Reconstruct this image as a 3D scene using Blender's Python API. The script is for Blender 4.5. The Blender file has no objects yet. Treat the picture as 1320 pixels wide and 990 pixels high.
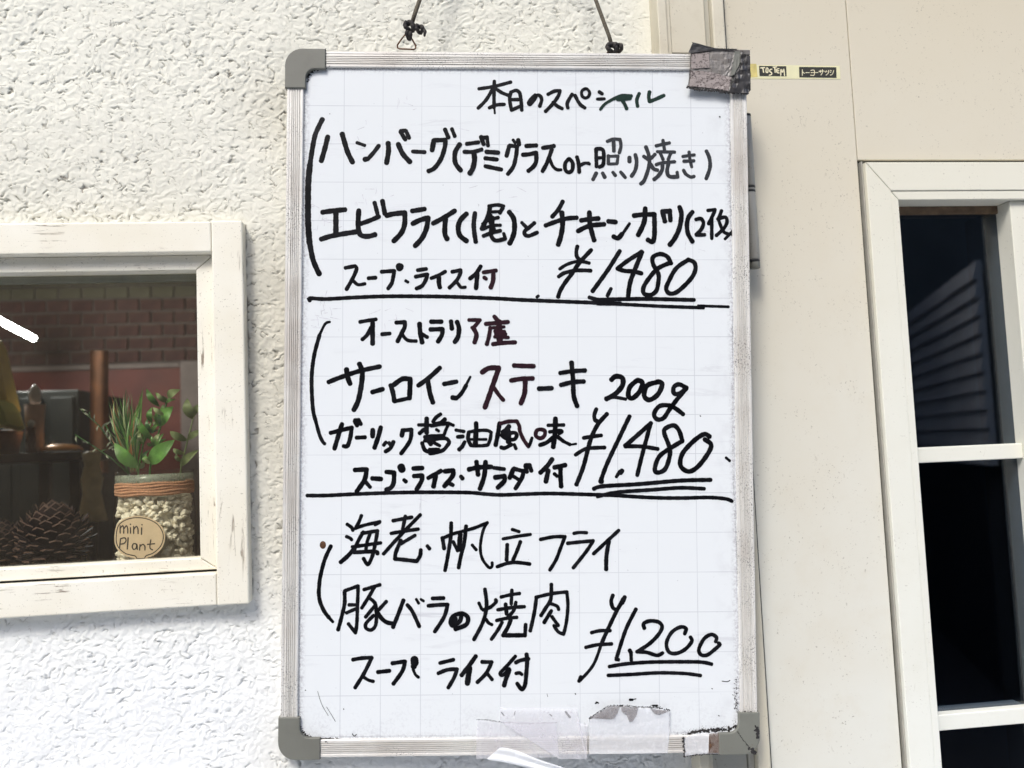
import bpy, bmesh, math, random
import numpy as np
from mathutils import Vector, Matrix
random.seed(7)
S = bpy.context.scene
COL = S.collection

# ------------------------------------------------------------------ camera
CAM = Vector((-0.1415, -1.1375, 1.4348))
MC = Matrix(((0.99209, 0.12142, 0.03244), (-0.11855, 0.98975, -0.07905), (-0.04170, 0.07458, 0.99634)))
r_, f_, u_ = MC.col[0].normalized(), MC.col[1].normalized(), MC.col[2].normalized()
r_ = f_.cross(u_).normalized(); u_ = r_.cross(f_).normalized()
MC = Matrix((r_, f_, u_)).transposed()
FPX = 1100.0
cd = bpy.data.cameras.new('camera'); cam = bpy.data.objects.new('camera', cd); COL.objects.link(cam)
cd.sensor_width = 36; cd.lens = 36 * FPX / 1320; cd.clip_start = 0.02; cd.clip_end = 500
cd.dof.use_dof = True; cd.dof.focus_distance = 1.12; cd.dof.aperture_fstop = 4.0
cam.matrix_world = Matrix.Translation(CAM) @ Matrix((r_, u_, -f_)).transposed().to_4x4()
S.camera = cam
S.render.resolution_x, S.render.resolution_y = 1024, 768

# ------------------------------------------------------------------ light
S.view_settings.view_transform = 'Standard'; S.view_settings.look = 'None'
S.view_settings.exposure = 1.32
S.cycles.transparent_max_bounces = 24; S.view_settings.gamma = 1
wd = bpy.data.worlds.new('World'); S.world = wd; wd.use_nodes = True
wn = wd.node_tree.nodes; wl = wd.node_tree.links
bg = wn['Background']; sky = wn.new('ShaderNodeTexSky'); sky.sky_type = 'NISHITA'; sky.sun_disc = False
SUN_EL, SUN_AZ = 48, -28          # azimuth measured at the wall: negative = from the left of the viewer
sky.sun_elevation = math.radians(SUN_EL); sky.sun_rotation = math.radians(180 - SUN_AZ)
sky.air_density = 1.0; sky.dust_density = 2.5; sky.ozone_density = 1.0
wl.new(sky.outputs[0], bg.inputs[0]); bg.inputs[1].default_value = 0.12
sd = bpy.data.lights.new('sun', 'SUN'); sd.energy = 1.0; sd.angle = math.radians(14); sd.color = (1, .985, .935)
sun = bpy.data.objects.new('sun', sd); COL.objects.link(sun)
el, az = math.radians(SUN_EL), math.radians(SUN_AZ)
sdir = Vector((math.sin(az) * math.cos(el), -math.cos(az) * math.cos(el), math.sin(el)))   # towards the sun
sun.rotation_euler = sdir.to_track_quat('Z', 'Y').to_euler(); sun.location = sdir * 20

def at(px, py, Y):
    "the point of the plane y=Y seen at this place of the photograph"
    d = MC @ Vector(((px - 660) / FPX, 1, -(py - 495) / FPX))
    return CAM + d * ((Y - CAM.y) / d.y)

# ------------------------------------------------------------------ materials
class NT:
    def __init__(s, m): s.t = m.node_tree; s.n = s.t.nodes; s.l = s.t.links
    def new(s, k, **kw):
        n = s.n.new(k)
        for a, b in kw.items(): setattr(n, a, b)
        return n
    def link(s, a, b): s.l.new(a, b)
    def math(s, op, a, b=None, c=None, clamp=False):
        n = s.n.new('ShaderNodeMath'); n.operation = op; n.use_clamp = clamp
        for i, v in enumerate((a, b, c)):
            if v is None: continue
            if isinstance(v, (int, float)): n.inputs[i].default_value = v
            else: s.l.new(v, n.inputs[i])
        return n.outputs[0]
    def mix(s, f, a, b):
        n = s.n.new('ShaderNodeMix'); n.data_type = 'RGBA'
        for i, v in ((0, f), (6, a), (7, b)):
            if isinstance(v, (int, float)): n.inputs[i].default_value = v
            elif isinstance(v, tuple): n.inputs[i].default_value = v + (1,) if len(v) == 3 else v
            else: s.l.new(v, n.inputs[i])
        return n.outputs[2]
    def noise(s, scale, detail=3, rough=.55, vec=None, dist=0.0):
        n = s.n.new('ShaderNodeTexNoise'); n.inputs['Scale'].default_value = scale
        n.inputs['Detail'].default_value = detail; n.inputs['Roughness'].default_value = rough
        n.inputs['Distortion'].default_value = dist
        if vec is not None: s.l.new(vec, n.inputs['Vector'])
        return n.outputs[0]
    def ramp(s, v, a, b, inv=False):
        n = s.n.new('ShaderNodeMapRange'); n.clamp = True
        s.l.new(v, n.inputs[0]); n.inputs[1].default_value = a; n.inputs[2].default_value = b
        n.inputs[3].default_value = 1.0 if inv else 0.0; n.inputs[4].default_value = 0.0 if inv else 1.0
        return n.outputs[0]
    def coords(s, scale=(1, 1, 1), rot=(0, 0, 0)):
        t = s.n.new('ShaderNodeTexCoord'); m = s.n.new('ShaderNodeMapping')
        m.inputs['Scale'].default_value = scale; m.inputs['Rotation'].default_value = rot
        s.l.new(t.outputs['Object'], m.inputs[0]); return m.outputs[0]
    def bump(s, h, strength=.3, dist=.001):
        n = s.n.new('ShaderNodeBump'); n.inputs['Strength'].default_value = strength
        n.inputs['Distance'].default_value = dist; s.l.new(h, n.inputs['Height'])
        s.l.new(n.outputs[0], s.p.inputs['Normal']); return n

def newmat(name, col=(.8, .8, .8), rough=.5, metal=0.0, spec=.5):
    m = bpy.data.materials.new(name); m.use_nodes = True
    t = NT(m); t.p = m.node_tree.nodes['Principled BSDF']
    t.p.inputs['Base Color'].default_value = (*col, 1); t.p.inputs['Roughness'].default_value = rough
    t.p.inputs['Metallic'].default_value = metal; t.p.inputs['Specular IOR Level'].default_value = spec
    return m, t
def simple(name, col, rough=.5, metal=0.0, var=.15, scale=60, bump=0.0, spec=.5):
    m, t = newmat(name, col, rough, metal, spec)
    v = t.coords(); n = t.noise(scale, 4, .6, v)
    lo = tuple(c * (1 - var) for c in col); hi = tuple(min(1, c * (1 + var)) for c in col)
    t.link(t.mix(t.ramp(n, .3, .7), lo, hi), t.p.inputs['Base Color'])
    if bump: t.bump(n, bump, .001)
    return m
M = {}
# painted aluminium panels: cream, with specks, scuffs and greasy blotches
def painted(name, col, dirt, speck=.5, rough=.45, blotch=.10, aged=None):
    m, t = newmat(name, col, rough)
    v = t.coords(); big = t.noise(3.2, 4, .6, v); mid = t.noise(28, 5, .65, v)
    c = t.mix(t.math('MULTIPLY', t.ramp(big, .35, .72), blotch * 2.2), col, dirt)
    c = t.mix(t.math('MULTIPLY', t.ramp(mid, .52, .75), blotch * 1.2), c, dirt)
    if aged:
        s_ = t.new('ShaderNodeSeparateXYZ'); t.link(v, s_.inputs[0])
        c = t.mix(t.ramp(t.math('ADD', s_.outputs[2], t.math('MULTIPLY', big, .4)), 1.25, 2.3), c, aged)
    sp = t.noise(330, 2, .5, v); sp2 = t.noise(26, 3, .6, v)
    k = t.math('MULTIPLY', t.ramp(sp, .66, .72), t.ramp(sp2, .45, .62))
    c = t.mix(t.math('MULTIPLY', k, speck), c, (.12, .085, .05))
    sv = t.coords((1, 1, .35), (0, .9, 0)); scr = t.noise(120, 3, .7, sv, 1.2)
    k2 = t.math('MULTIPLY', t.ramp(scr, .66, .71), t.ramp(sp2, .48, .62))
    c = t.mix(t.math('MULTIPLY', k2, speck * .7), c, (.2, .15, .1))
    t.link(c, t.p.inputs['Base Color'])
    t.link(t.math('ADD', t.math('MULTIPLY', big, .2), rough - .1), t.p.inputs['Roughness'])
    t.bump(t.noise(400, 2, .5, v), .08, .0005)
    return m
M['panel'] = painted('cream_panel_paint', (.69, .695, .64), (.55, .49, .37), .5, .5, .15, (.62, .565, .44))
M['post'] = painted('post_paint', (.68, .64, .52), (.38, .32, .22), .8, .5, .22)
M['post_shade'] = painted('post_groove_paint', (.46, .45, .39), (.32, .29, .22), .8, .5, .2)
M['doorframe'] = painted('door_frame_paint', (.76, .77, .71), (.55, .52, .40), .35, .38, .12, (.70, .67, .55))
M['gasket'] = simple('dark_gasket', (.10, .10, .085), .6, 0, .5, 90)
M['seam'] = simple('seam_shadow_gap', (.07, .06, .05), .7, 0, .3, 90)
# painted wood of the window: chips, cracks, dirt
def wood(name, along):
    m, t = newmat(name, (.80, .77, .68), .5)
    sc = (6, 6, 6); a = [1.0, 1.0, 1.0]; a[along] = .07
    v = t.coords(tuple(a)); v0 = t.coords()
    g = t.noise(160, 4, .7, v, .4); b = t.noise(5, 4, .6, v0)
    c = t.mix(t.ramp(b, .4, .75), (.80, .775, .68), (.70, .65, .52))
    chip = t.math('MULTIPLY', t.ramp(t.noise(210, 4, .7, v, .8), .57, .62), t.ramp(t.noise(13, 3, .6, v0), .52, .62))
    c = t.mix(t.math('MULTIPLY', chip, .85), c, (.17, .12, .08))
    sp = t.ramp(t.noise(420, 2, .5, v0), .66, .71)
    c = t.mix(t.math('MULTIPLY', sp, .45), c, (.2, .16, .1))
    t.link(c, t.p.inputs['Base Color'])
    h = t.math('SUBTRACT', t.math('MULTIPLY', g, .35), t.math('MULTIPLY', chip, 1.0))
    t.bump(h, .35, .0008)
    return m
M['wood_h'] = wood('white_painted_wood_rail', 0); M['wood_v'] = wood('white_painted_wood_stile', 2)
# stucco: crevices between the sprayed knobs hold grime
m, t = newmat('sprayed_stucco', (.78, .76, .71), .75, 0, .3)
v = t.coords()
att = t.new('ShaderNodeAttribute', attribute_name='pit')
va = t.coords((.55, 1, 1.0), (0, .35, 0))
wv = t.new('ShaderNodeVectorMath', operation='ADD')
nz = t.new('ShaderNodeTexNoise'); nz.inputs['Scale'].default_value = 55; nz.inputs['Detail'].default_value = 2; t.link(va, nz.inputs['Vector'])
sc_ = t.new('ShaderNodeVectorMath', operation='SCALE'); t.link(nz.outputs['Color'], sc_.inputs[0]); sc_.inputs['Scale'].default_value = .012
t.link(va, wv.inputs[0]); t.link(sc_.outputs[0], wv.inputs[1])
n1 = t.noise(150, 1.5, .5, wv.outputs[0])
line = t.ramp(t.math('ABSOLUTE', t.math('SUBTRACT', n1, .5)), .0, .024, True)
mask = t.ramp(t.noise(95, 2, .5, v), .52, .60)
mask2 = t.ramp(t.noise(5, 3, .6, v), .34, .62)
crev = t.math('MULTIPLY', t.math('MULTIPLY', line, mask), t.math('ADD', t.math('MULTIPLY', mask2, .8), .2))
big = t.noise(2.6, 3, .6, v)
sx0 = t.new('ShaderNodeSeparateXYZ'); t.link(v, sx0.inputs[0])
zb = t.ramp(t.math('ADD', sx0.outputs[2], t.math('MULTIPLY', t.math('SUBTRACT', big, .5), .5)), 1.12, 1.62)
upper = t.mix(t.ramp(big, .35, .7), (.77, .765, .68), (.71, .70, .62))
c = t.mix(zb, (.785, .80, .795), upper)
ag = t.new('ShaderNodeAttribute', attribute_name='age')
c = t.mix(t.math('MULTIPLY', ag.outputs['Fac'], .9), c, (.56, .54, .46))
ht = t.math('MULTIPLY', crev, t.ramp(sx0.outputs[2], 1.16, 1.30))
c = t.mix(t.math('MULTIPLY', ht, .62), c, (.16, .14, .11))
pit = t.math('MULTIPLY', t.ramp(att.outputs['Fac'], .3, .85), t.ramp(t.noise(24, 3, .6, v), .38, .58))
c = t.mix(t.math('MULTIPLY', pit, .75), c, (.15, .13, .10))
t.link(c, t.p.inputs['Base Color'])
h = t.math('SUBTRACT', t.math('MULTIPLY', t.noise(230, 3, .6, v), .5), t.math('MULTIPLY', crev, 1.0))
t.bump(h, .55, .0016)
M['stucco'] = m
# whiteboard: printed grid, smears, dirt towards the frame
m, t = newmat('whiteboard_enamel', (.86, .86, .87), .22, 0, .5)
tc = t.new('ShaderNodeTexCoord'); sx = t.new('ShaderNodeSeparateXYZ'); t.link(tc.outputs['Object'], sx.inputs[0])
U = t.math('ADD', t.math('MULTIPLY', sx.outputs[0], 1000), 300); V = t.math('SUBTRACT', 450, t.math('MULTIPLY', sx.outputs[2], 1000))
gu = t.math('PINGPONG', t.math('SUBTRACT', U, 23.2), 25.175); gv = t.math('PINGPONG', t.math('SUBTRACT', V, 20.9), 25.15)
g = t.ramp(t.math('MINIMUM', gu, gv), .18, .62, True)
v = t.coords()
gm = t.ramp(t.noise(7, 3, .6, v), .3, .62)
g = t.math('MULTIPLY', g, t.math('ADD', t.math('MULTIPLY', gm, .5), .22))
c = t.mix(g, (.71, .738, .752), (.42, .44, .48))
ex = t.math('MINIMUM', t.math('SUBTRACT', U, 22), t.math('SUBTRACT', 578, U)); ey = t.math('MINIMUM', t.math('SUBTRACT', V, 20), t.math('SUBTRACT', 880, V))
ed = t.math('MINIMUM', ex, ey)
fine = t.noise(260, 4, .7, v); mid = t.noise(34, 4, .65, v)
d1 = t.math('MULTIPLY', t.ramp(ed, 0, 9, True), t.ramp(fine, .42, .66))
bot = t.math('MULTIPLY', t.ramp(V, 820, 880), t.ramp(t.math('ADD', t.math('MULTIPLY', fine, .6), t.math('MULTIPLY', mid, .4)), .5, .72))
rt = t.math('MULTIPLY', t.ramp(U, 545, 580), t.ramp(mid, .48, .75))
d = t.math('MAXIMUM', t.math('MULTIPLY', d1, .8), t.math('MAXIMUM', t.math('MULTIPLY', bot, .45), t.math('MULTIPLY', rt, .35)))
c = t.mix(d, c, (.25, .23, .27))
sv = t.coords((.16, 1, 1.2), (0, -.12, 0)); sm = t.noise(60, 5, .7, sv, .6)
smk = t.math('MULTIPLY', t.ramp(sm, .56, .74), t.ramp(t.noise(6, 3, .6, v), .46, .66))
c = t.mix(t.math('MULTIPLY', smk, .5), c, (.42, .42, .46))
c = t.mix(t.math('MULTIPLY', t.ramp(t.noise(300, 2, .5, v), .74, .77), .5), c, (.2, .2, .24))
t.link(c, t.p.inputs['Base Color'])
t.link(t.math('ADD', .19, t.math('MULTIPLY', t.noise(3, 2, .5, v), .1)), t.p.inputs['Roughness'])
M['enamel'] = m
# ink: black marker, thinner where the pen was faster
m, t = newmat('black_marker_ink', (.01, .01, .012), .34, 0, .22)
v = t.coords(); n = t.noise(45, 4, .7, v)
t.link(t.mix(t.ramp(n, .45, .8), (.002, .002, .003), (.014, .014, .017)), t.p.inputs['Base Color'])
M['ink'] = m
M['thin_ink'] = simple('faded_marker_ink', (.09, .09, .11), .4, 0, .6, 300)
M['ghost_ink'] = simple('wiped_marker_ghost', (.52, .52, .56), .3, 0, .3, 200)
M['dark_ink'] = simple('green_black_ink', (.006, .022, .014), .3, 0, .4, 200)
M['plum_ink'] = simple('plum_black_ink', (.020, .0055, .0095), .3, 0, .4, 200)
M['grey_ink'] = simple('grey_marker_ink', (.028, .030, .034), .35, 0, .35, 300)
# aluminium frame with fine grime
def alu(name, along):
    m, t = newmat(name, (.60, .575, .53), .45, .25)
    a = [1.0, 1.0, 1.0]; a[along] = .04
    v = t.coords(tuple(a)); v0 = t.coords()
    st = t.noise(420, 3, .6, v); b = t.noise(9, 4, .6, v0)
    c = t.mix(t.ramp(st, .35, .7), (.78, .765, .725), (.62, .605, .565))
    c = t.mix(t.math('MULTIPLY', t.ramp(b, .45, .7), .5), c, (.45, .39, .34))
    k = t.math('MULTIPLY', t.ramp(t.noise(520, 2, .5, v0), .565, .64), t.ramp(t.noise(11, 3, .6, v0), .46, .62))
    c = t.mix(t.math('MULTIPLY', k, .75), c, (.06, .05, .045))
    t.link(c, t.p.inputs['Base Color']); t.bump(st, .15, .0004)
    return m
M['alu_h'] = alu('aluminium_rail', 0); M['alu_v'] = alu('aluminium_stile', 2)
M['cap'] = painted('grey_corner_plastic', (.175, .18, .155), (.10, .095, .08), .6, .5, .3)
M['grime'] = simple('black_grime', (.02, .018, .018), .8, 0, .6, 300)
M['cord'] = simple('weathered_cord', (.10, .085, .06), .8, 0, .5, 700, .6)
M['knot'] = simple('dark_knot_cord', (.028, .024, .022), .75, 0, .6, 500, .6)
M['rust'] = simple('rusty_wire', (.10, .045, .02), .6, .4, .6, 300)
M['tube'] = painted('grey_tube_metal', (.36, .36, .33), (.2, .18, .15), .9, .4, .3)
M['black'] = simple('black_plastic', (.02, .02, .02), .5)
# tape, transparent films: real translucency
def film(name, col, alpha, rough=.35, dirt=.0, sc=90):
    m, t = newmat(name, col, rough)
    v = t.coords(); n = t.noise(sc, 4, .65, v)
    t.link(t.math('ADD', alpha, t.math('MULTIPLY', t.ramp(n, .5, .75), dirt), clamp=True), t.p.inputs['Alpha'])
    t.bump(t.noise(60, 3, .6, v), .3, .002)
    return m
M['clear_tape'] = film('clear_tape', (.84, .83, .87), .20, .16, .18)
M['clear_tape2'] = film('wrinkled_clear_tape', (.86, .87, .90), .30, .2, .2)
M['white_film'] = film('white_plastic_ribbon', (.88, .90, .92), .72, .15, .2)
m, t = newmat('grimy_tape', (.3, .28, .26), .38)
v = t.coords(); n = t.noise(14, 4, .6, v); n2 = t.noise(260, 3, .7, v)
c = t.mix(t.ramp(n, .35, .65), (.20, .185, .17), (.09, .088, .085))
c = t.mix(t.math('MULTIPLY', t.ramp(n2, .55, .68), .8), c, (.05, .035, .03))
t.link(c, t.p.inputs['Base Color']); t.bump(t.noise(90, 3, .6, t.coords((.2, 1, 1.5), (0, .15, 0))), .6, .002); M['grimy_tape'] = m
m, t = newmat('pinkish_grimy_tape', (.42, .37, .36), .45)
v = t.coords(); n2 = t.noise(330, 3, .7, v)
c = t.mix(t.math('MULTIPLY', t.ramp(n2, .50, .62), .9), (.29, .25, .235), (.04, .025, .02))
t.link(c, t.p.inputs['Base Color']); M['pink_tape'] = m
M['dark_tape'] = simple('black_folded_tape', (.03, .028, .028), .4, 0, .7, 120, .5)
M['frosted'] = film('frosted_rim_glass', (.42, .47, .38), .45, .2, .2)
M['pocket'] = film('lifted_tape_pocket', (.32, .30, .30), .45, .4, .3, 200)
M['stain'] = film('rust_stained_tape', (.14, .075, .04), .35, .5, .6, 160)
def glassmat(name, tint, refl=1.5, dust=0):
    m = bpy.data.materials.new(name); m.use_nodes = True; t = NT(m); t.n.remove(t.n['Principled BSDF'])
    o = t.n['Material Output']; tr = t.new('ShaderNodeBsdfTransparent'); tr.inputs[0].default_value = (*tint, 1)
    gl = t.new('ShaderNodeBsdfGlossy'); gl.inputs['Roughness'].default_value = 0.004
    fr = t.new('ShaderNodeFresnel'); ge = t.new('ShaderNodeNewGeometry'); t.link(t.math('ADD', t.math('MULTIPLY', ge.outputs['Backfacing'], 1 / refl - refl), refl), fr.inputs[0]); mx = t.new('ShaderNodeMixShader')
    t.link(fr.outputs[0], mx.inputs[0]); t.link(tr.outputs[0], mx.inputs[1]); t.link(gl.outputs[0], mx.inputs[2])
    if dust:
        df = t.new('ShaderNodeBsdfDiffuse'); df.inputs[0].default_value = (.8, .66, .48, 1); m2 = t.new('ShaderNodeMixShader')
        t.link(t.math('MULTIPLY', t.ramp(t.noise(9, 4, .6, t.coords()), .2, .8), dust), m2.inputs[0]); t.link(mx.outputs[0], m2.inputs[1]); t.link(df.outputs[0], m2.inputs[2]); t.link(m2.outputs[0], o.inputs[0])
    else: t.link(mx.outputs[0], o.inputs[0])
    return m
M['pane'] = glassmat('window_glass', (.95, .95, .91), 1.45, .022)
M['dark_pane'] = glassmat('tinted_door_glass', (.55, .60, .66), 1.7)
M['jar_glass'] = glassmat('jar_glass', (.98, .985, .97), 1.2)
m, t = newmat('lit_tube', (1, 1, 1), .5); t.p.inputs['Emission Color'].default_value = (.95, .98, 1, 1); t.p.inputs['Emission Strength'].default_value = 46; M['lit'] = m
for k, a in dict(
    brick=('dark_red_brick', (.085, .034, .026), .8, 0, .45, 14, .3), olive_brick=('olive_brick', (.12, .105, .065), .8, 0, .2, 14, .3),
    mortar=('grey_mortar', (.15, .12, .10), .9, 0, .2, 30), red_wall=('maroon_wainscot', (.17, .035, .022), .6, 0, .3, 6),
    orange=('orange_cloth', (.20, .075, .025), .8, 0, .4, 14), taupe=('taupe_column', (.24, .19, .17), .7, 0, .2, 12),
    copper=('polished_copper', (.80, .36, .10), .3, .4, .3, 20), dark_wood=('dark_table_wood', (.06, .035, .022), .4, 0, .4, 12),
    teal=('dark_teal_paint', (.018, .020, .017), .5, 0, .4, 6), yellow=('yellow_paper', (.85, .62, .16), .6, 0, .25, 8),
    lime=('lime_paper', (.60, .64, .22), .6, 0, .2, 8), terracotta=('brown_pot', (.35, .17, .08), .6, 0, .3, 12),
    pinkwhite=('pink_frosted_glass', (.85, .60, .48), .3, 0, .15, 30), white=('white_ceramic', (.8, .78, .75), .25, 0, .05, 30),
    cream=('cream_glaze', (.75, .62, .36), .5, 0, .35, 14), gravel=('white_gravel', (.86, .80, .68), .6, 0, .12, 90),
    twine=('jute_twine', (.50, .26, .15), .85, 0, .35, 500, .5), tag=('kraft_tag', (.72, .56, .38), .7, 0, .08, 40),
    tag_ink=('brown_tag_ink', (.06, .045, .035), .6, 0, .1, 40), leaf=('glossy_leaf', (.10, .24, .045), .45, 0, .5, 60),
    pale_leaf=('pale_leaf', (.22, .28, .12), .45, 0, .25, 40), dark_leaf=('dark_leaf', (.035, .11, .025), .4, 0, .4, 40),
    tip_leaf=('russet_leaf', (.28, .12, .04), .5, 0, .3, 60), grey_leaf=('grey_green_leaf', (.25, .27, .2), .6, 0, .3, 60), cone=('pinecone_scale', (.028, .015, .015), .55, 0, .6, 60),
    cone_edge=('pinecone_edge', (.11, .065, .05), .6, 0, .3, 60), floor=('dark_floor', (.07, .05, .04), .5, 0, .3, 4),
    inner=('dim_plaster', (.35, .30, .25), .8, 0, .2, 3), black_room=('unlit_room', (.05, .075, .11), .8, 0, .2, 3),
    concrete=('pale_concrete', (.60, .615, .64), .85, 0, .12, 3), facade=('dark_facade', (.16, .165, .17), .8, 0, .2, 2),
    slat=('white_siding', (.58, .58, .60), .5, 0, .1, 4), asphalt=('dark_asphalt', (.05, .05, .052), .9, 0, .2, 40),
    soffit=('beige_soffit', (.60, .46, .30), .8, 0, .08, 2), gold=('gold_foil', (.80, .66, .24), .32, .35, .2, 60),
    foil=('pale_gold_foil', (.85, .80, .50), .3, .2, .05, 60), print_black=('black_print', (.03, .028, .02), .45, 0, .3, 200),
    print_gold=('gold_print', (.80, .74, .50), .4, 0, .1, 200), silver=('door_hardware', (.6, .6, .58), .3, .7, .1, 30),
    bronze=('bronze_strip', (.18, .12, .075), .5, .3, .3, 60), glass_grey=('grey_frame', (.35, .34, .3), .5, 0, .1, 60),
    ).items(): M[k] = simple(*a)

# ------------------------------------------------------------------ object helpers
def link(name, me, parent=None):
    o = bpy.data.objects.new(name, me); COL.objects.link(o)
    if parent: o.parent = parent
    return o
def mesh(name, verts, faces, mat, parent=None, smooth=False):
    me = bpy.data.meshes.new(name); me.from_pydata([tuple(v) for v in verts], [], faces); me.update()
    if mat is not None: me.materials.append(mat)
    if smooth: me.polygons.foreach_set('use_smooth', [True] * len(me.polygons))
    return link(name, me, parent)
def empty(name, loc=(0, 0, 0)):
    o = bpy.data.objects.new(name, None); COL.objects.link(o); o.location = loc; o.empty_display_size = .05; return o
def tag(o, label, cat, group=None):
    o['label'] = label; o['category'] = cat
    if group: o['group'] = group
    return o
def struct(o): o['kind'] = 'structure'; return o
def rel(o, parent):
    "keep the mesh where it was written in world metres, although its parent's empty stands elsewhere"
    o.parent = parent; o.location = -Vector(parent.location); return o
def bmobj(name, bm, mat, parent=None, smooth=False, bevel=0.0, seg=2):
    if bevel: bmesh.ops.bevel(bm, geom=[e for e in bm.edges], offset=bevel, segments=seg, affect='EDGES', profile=.5)
    bmesh.ops.recalc_face_normals(bm, faces=bm.faces)
    me = bpy.data.meshes.new(name); bm.to_mesh(me); bm.free()
    if mat is not None: me.materials.append(mat)
    if smooth:
        me.polygons.foreach_set('use_smooth', [True] * len(me.polygons))
    return link(name, me, parent)
def box(name, x0, x1, y0, y1, z0, z1, mat, parent=None, bevel=.0008, seg=2):
    bm = bmesh.new()
    vs = [bm.verts.new(p) for p in ((x0, y0, z0), (x1, y0, z0), (x1, y1, z0), (x0, y1, z0), (x0, y0, z1), (x1, y0, z1), (x1, y1, z1), (x0, y1, z1))]
    for f in ((0, 1, 5, 4), (1, 2, 6, 5), (2, 3, 7, 6), (3, 0, 4, 7), (4, 5, 6, 7), (3, 2, 1, 0)): bm.faces.new([vs[i] for i in f])
    o = bmobj(name, bm, mat, None, False, bevel, seg)
    if parent: rel(o, parent)
    return o
def prism(name, poly, y0, y1, mat, parent=None, bevel=0.0, seg=2, world=True):
    "polygon in x,z (counterclockwise or not) extruded from y0 to y1"
    bm = bmesh.new(); a = [bm.verts.new((x, y0, z)) for x, z in poly]; b = [bm.verts.new((x, y1, z)) for x, z in poly]
    n = len(poly); bm.faces.new(a); bm.faces.new(b[::-1])
    for i in range(n): bm.faces.new((a[i], a[(i + 1) % n], b[(i + 1) % n], b[i]))
    bmesh.ops.recalc_face_normals(bm, faces=bm.faces)
    if bevel:
        es = [e for e in bm.edges if abs(e.verts[0].co.y - e.verts[1].co.y) < 1e-9 and abs(e.verts[0].co.y - y0) < 1e-9]
        bmesh.ops.bevel(bm, geom=es, offset=bevel, segments=seg, affect='EDGES', profile=.5)
    o = bmobj(name, bm, mat, None)
    if parent:
        if world: rel(o, parent)
        else: o.parent = parent
    return o
def tube(name, pts, r, mat, parent=None, n=8, closed=False, world=True):
    bm = bmesh.new(); rings = []; P = [Vector(p) for p in pts]; m_ = len(P)
    up = Vector((0, 1, 0.01))
    for i, p in enumerate(P):
        a = P[(i - 1) % m_] if (closed or i > 0) else p; b = P[(i + 1) % m_] if (closed or i < m_ - 1) else p
        d = (b - a).normalized(); s = d.cross(up)
        if s.length < 1e-3: s = d.cross(Vector((1, 0, 0)))
        s.normalize(); w = d.cross(s); rr = r[i] if isinstance(r, (list, tuple)) else r
        rings.append([bm.verts.new(p + (s * math.cos(k * 2 * math.pi / n) + w * math.sin(k * 2 * math.pi / n)) * rr) for k in range(n)])
    for i in range(m_ - (0 if closed else 1)):
        A, B = rings[i], rings[(i + 1) % m_]
        for k in range(n): bm.faces.new((A[k], A[(k + 1) % n], B[(k + 1) % n], B[k]))
    if not closed: bm.faces.new(rings[0][::-1]); bm.faces.new(rings[-1])
    o = bmobj(name, bm, mat, None, True)
    if parent:
        if world: rel(o, parent)
        else: o.parent = parent
    return o
def lathe(name, c, prof, mat, parent=None, n=32, world=True):
    bm = bmesh.new(); rings = []
    for r, z in prof: rings.append([bm.verts.new((c[0] + r * math.cos(k * 2 * math.pi / n), c[1] + r * math.sin(k * 2 * math.pi / n), c[2] + z)) for k in range(n)])
    for A, B in zip(rings, rings[1:]):
        for k in range(n): bm.faces.new((A[k], A[(k + 1) % n], B[(k + 1) % n], B[k]))
    if prof[0][0] > 0: bm.faces.new(rings[0][::-1])
    if prof[-1][0] > 0: bm.faces.new(rings[-1])
    bmesh.ops.remove_doubles(bm, verts=bm.verts, dist=1e-6)
    o = bmobj(name, bm, mat, None, True)
    if parent:
        if world: rel(o, parent)
        else: o.parent = parent
    return o

def smooth_pts(pts, step):
    "Catmull-Rom through (x, y) points"
    if len(pts) < 3:
        (x0, y0), (x1, y1) = pts[0], pts[-1]; n = max(2, int(math.hypot(x1 - x0, y1 - y0) / step))
        return [(x0 + (x1 - x0) * i / n, y0 + (y1 - y0) * i / n) for i in range(n + 1)]
    out = []; closed = pts[0] == pts[-1]
    for i in range(len(pts) - 1):
        p1, p2 = pts[i], pts[i + 1]
        p0 = pts[i - 1] if i else (pts[-2] if closed else p1); p3 = pts[i + 2] if i + 2 < len(pts) else (pts[1] if closed else p2)
        L = math.hypot(p2[0] - p1[0], p2[1] - p1[1]); n = max(1, int(L / step))
        for k in range(n):
            s = k / n; q = []
            for j in (0, 1):
                q.append(.5 * (2 * p1[j] + (p2[j] - p0[j]) * s + (2 * p0[j] - 5 * p1[j] + 4 * p2[j] - p3[j]) * s * s + (3 * p1[j] - p0[j] - 3 * p2[j] + p3[j]) * s ** 3))
            out.append(tuple(q))
    out.append(pts[-1]); return out
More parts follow.
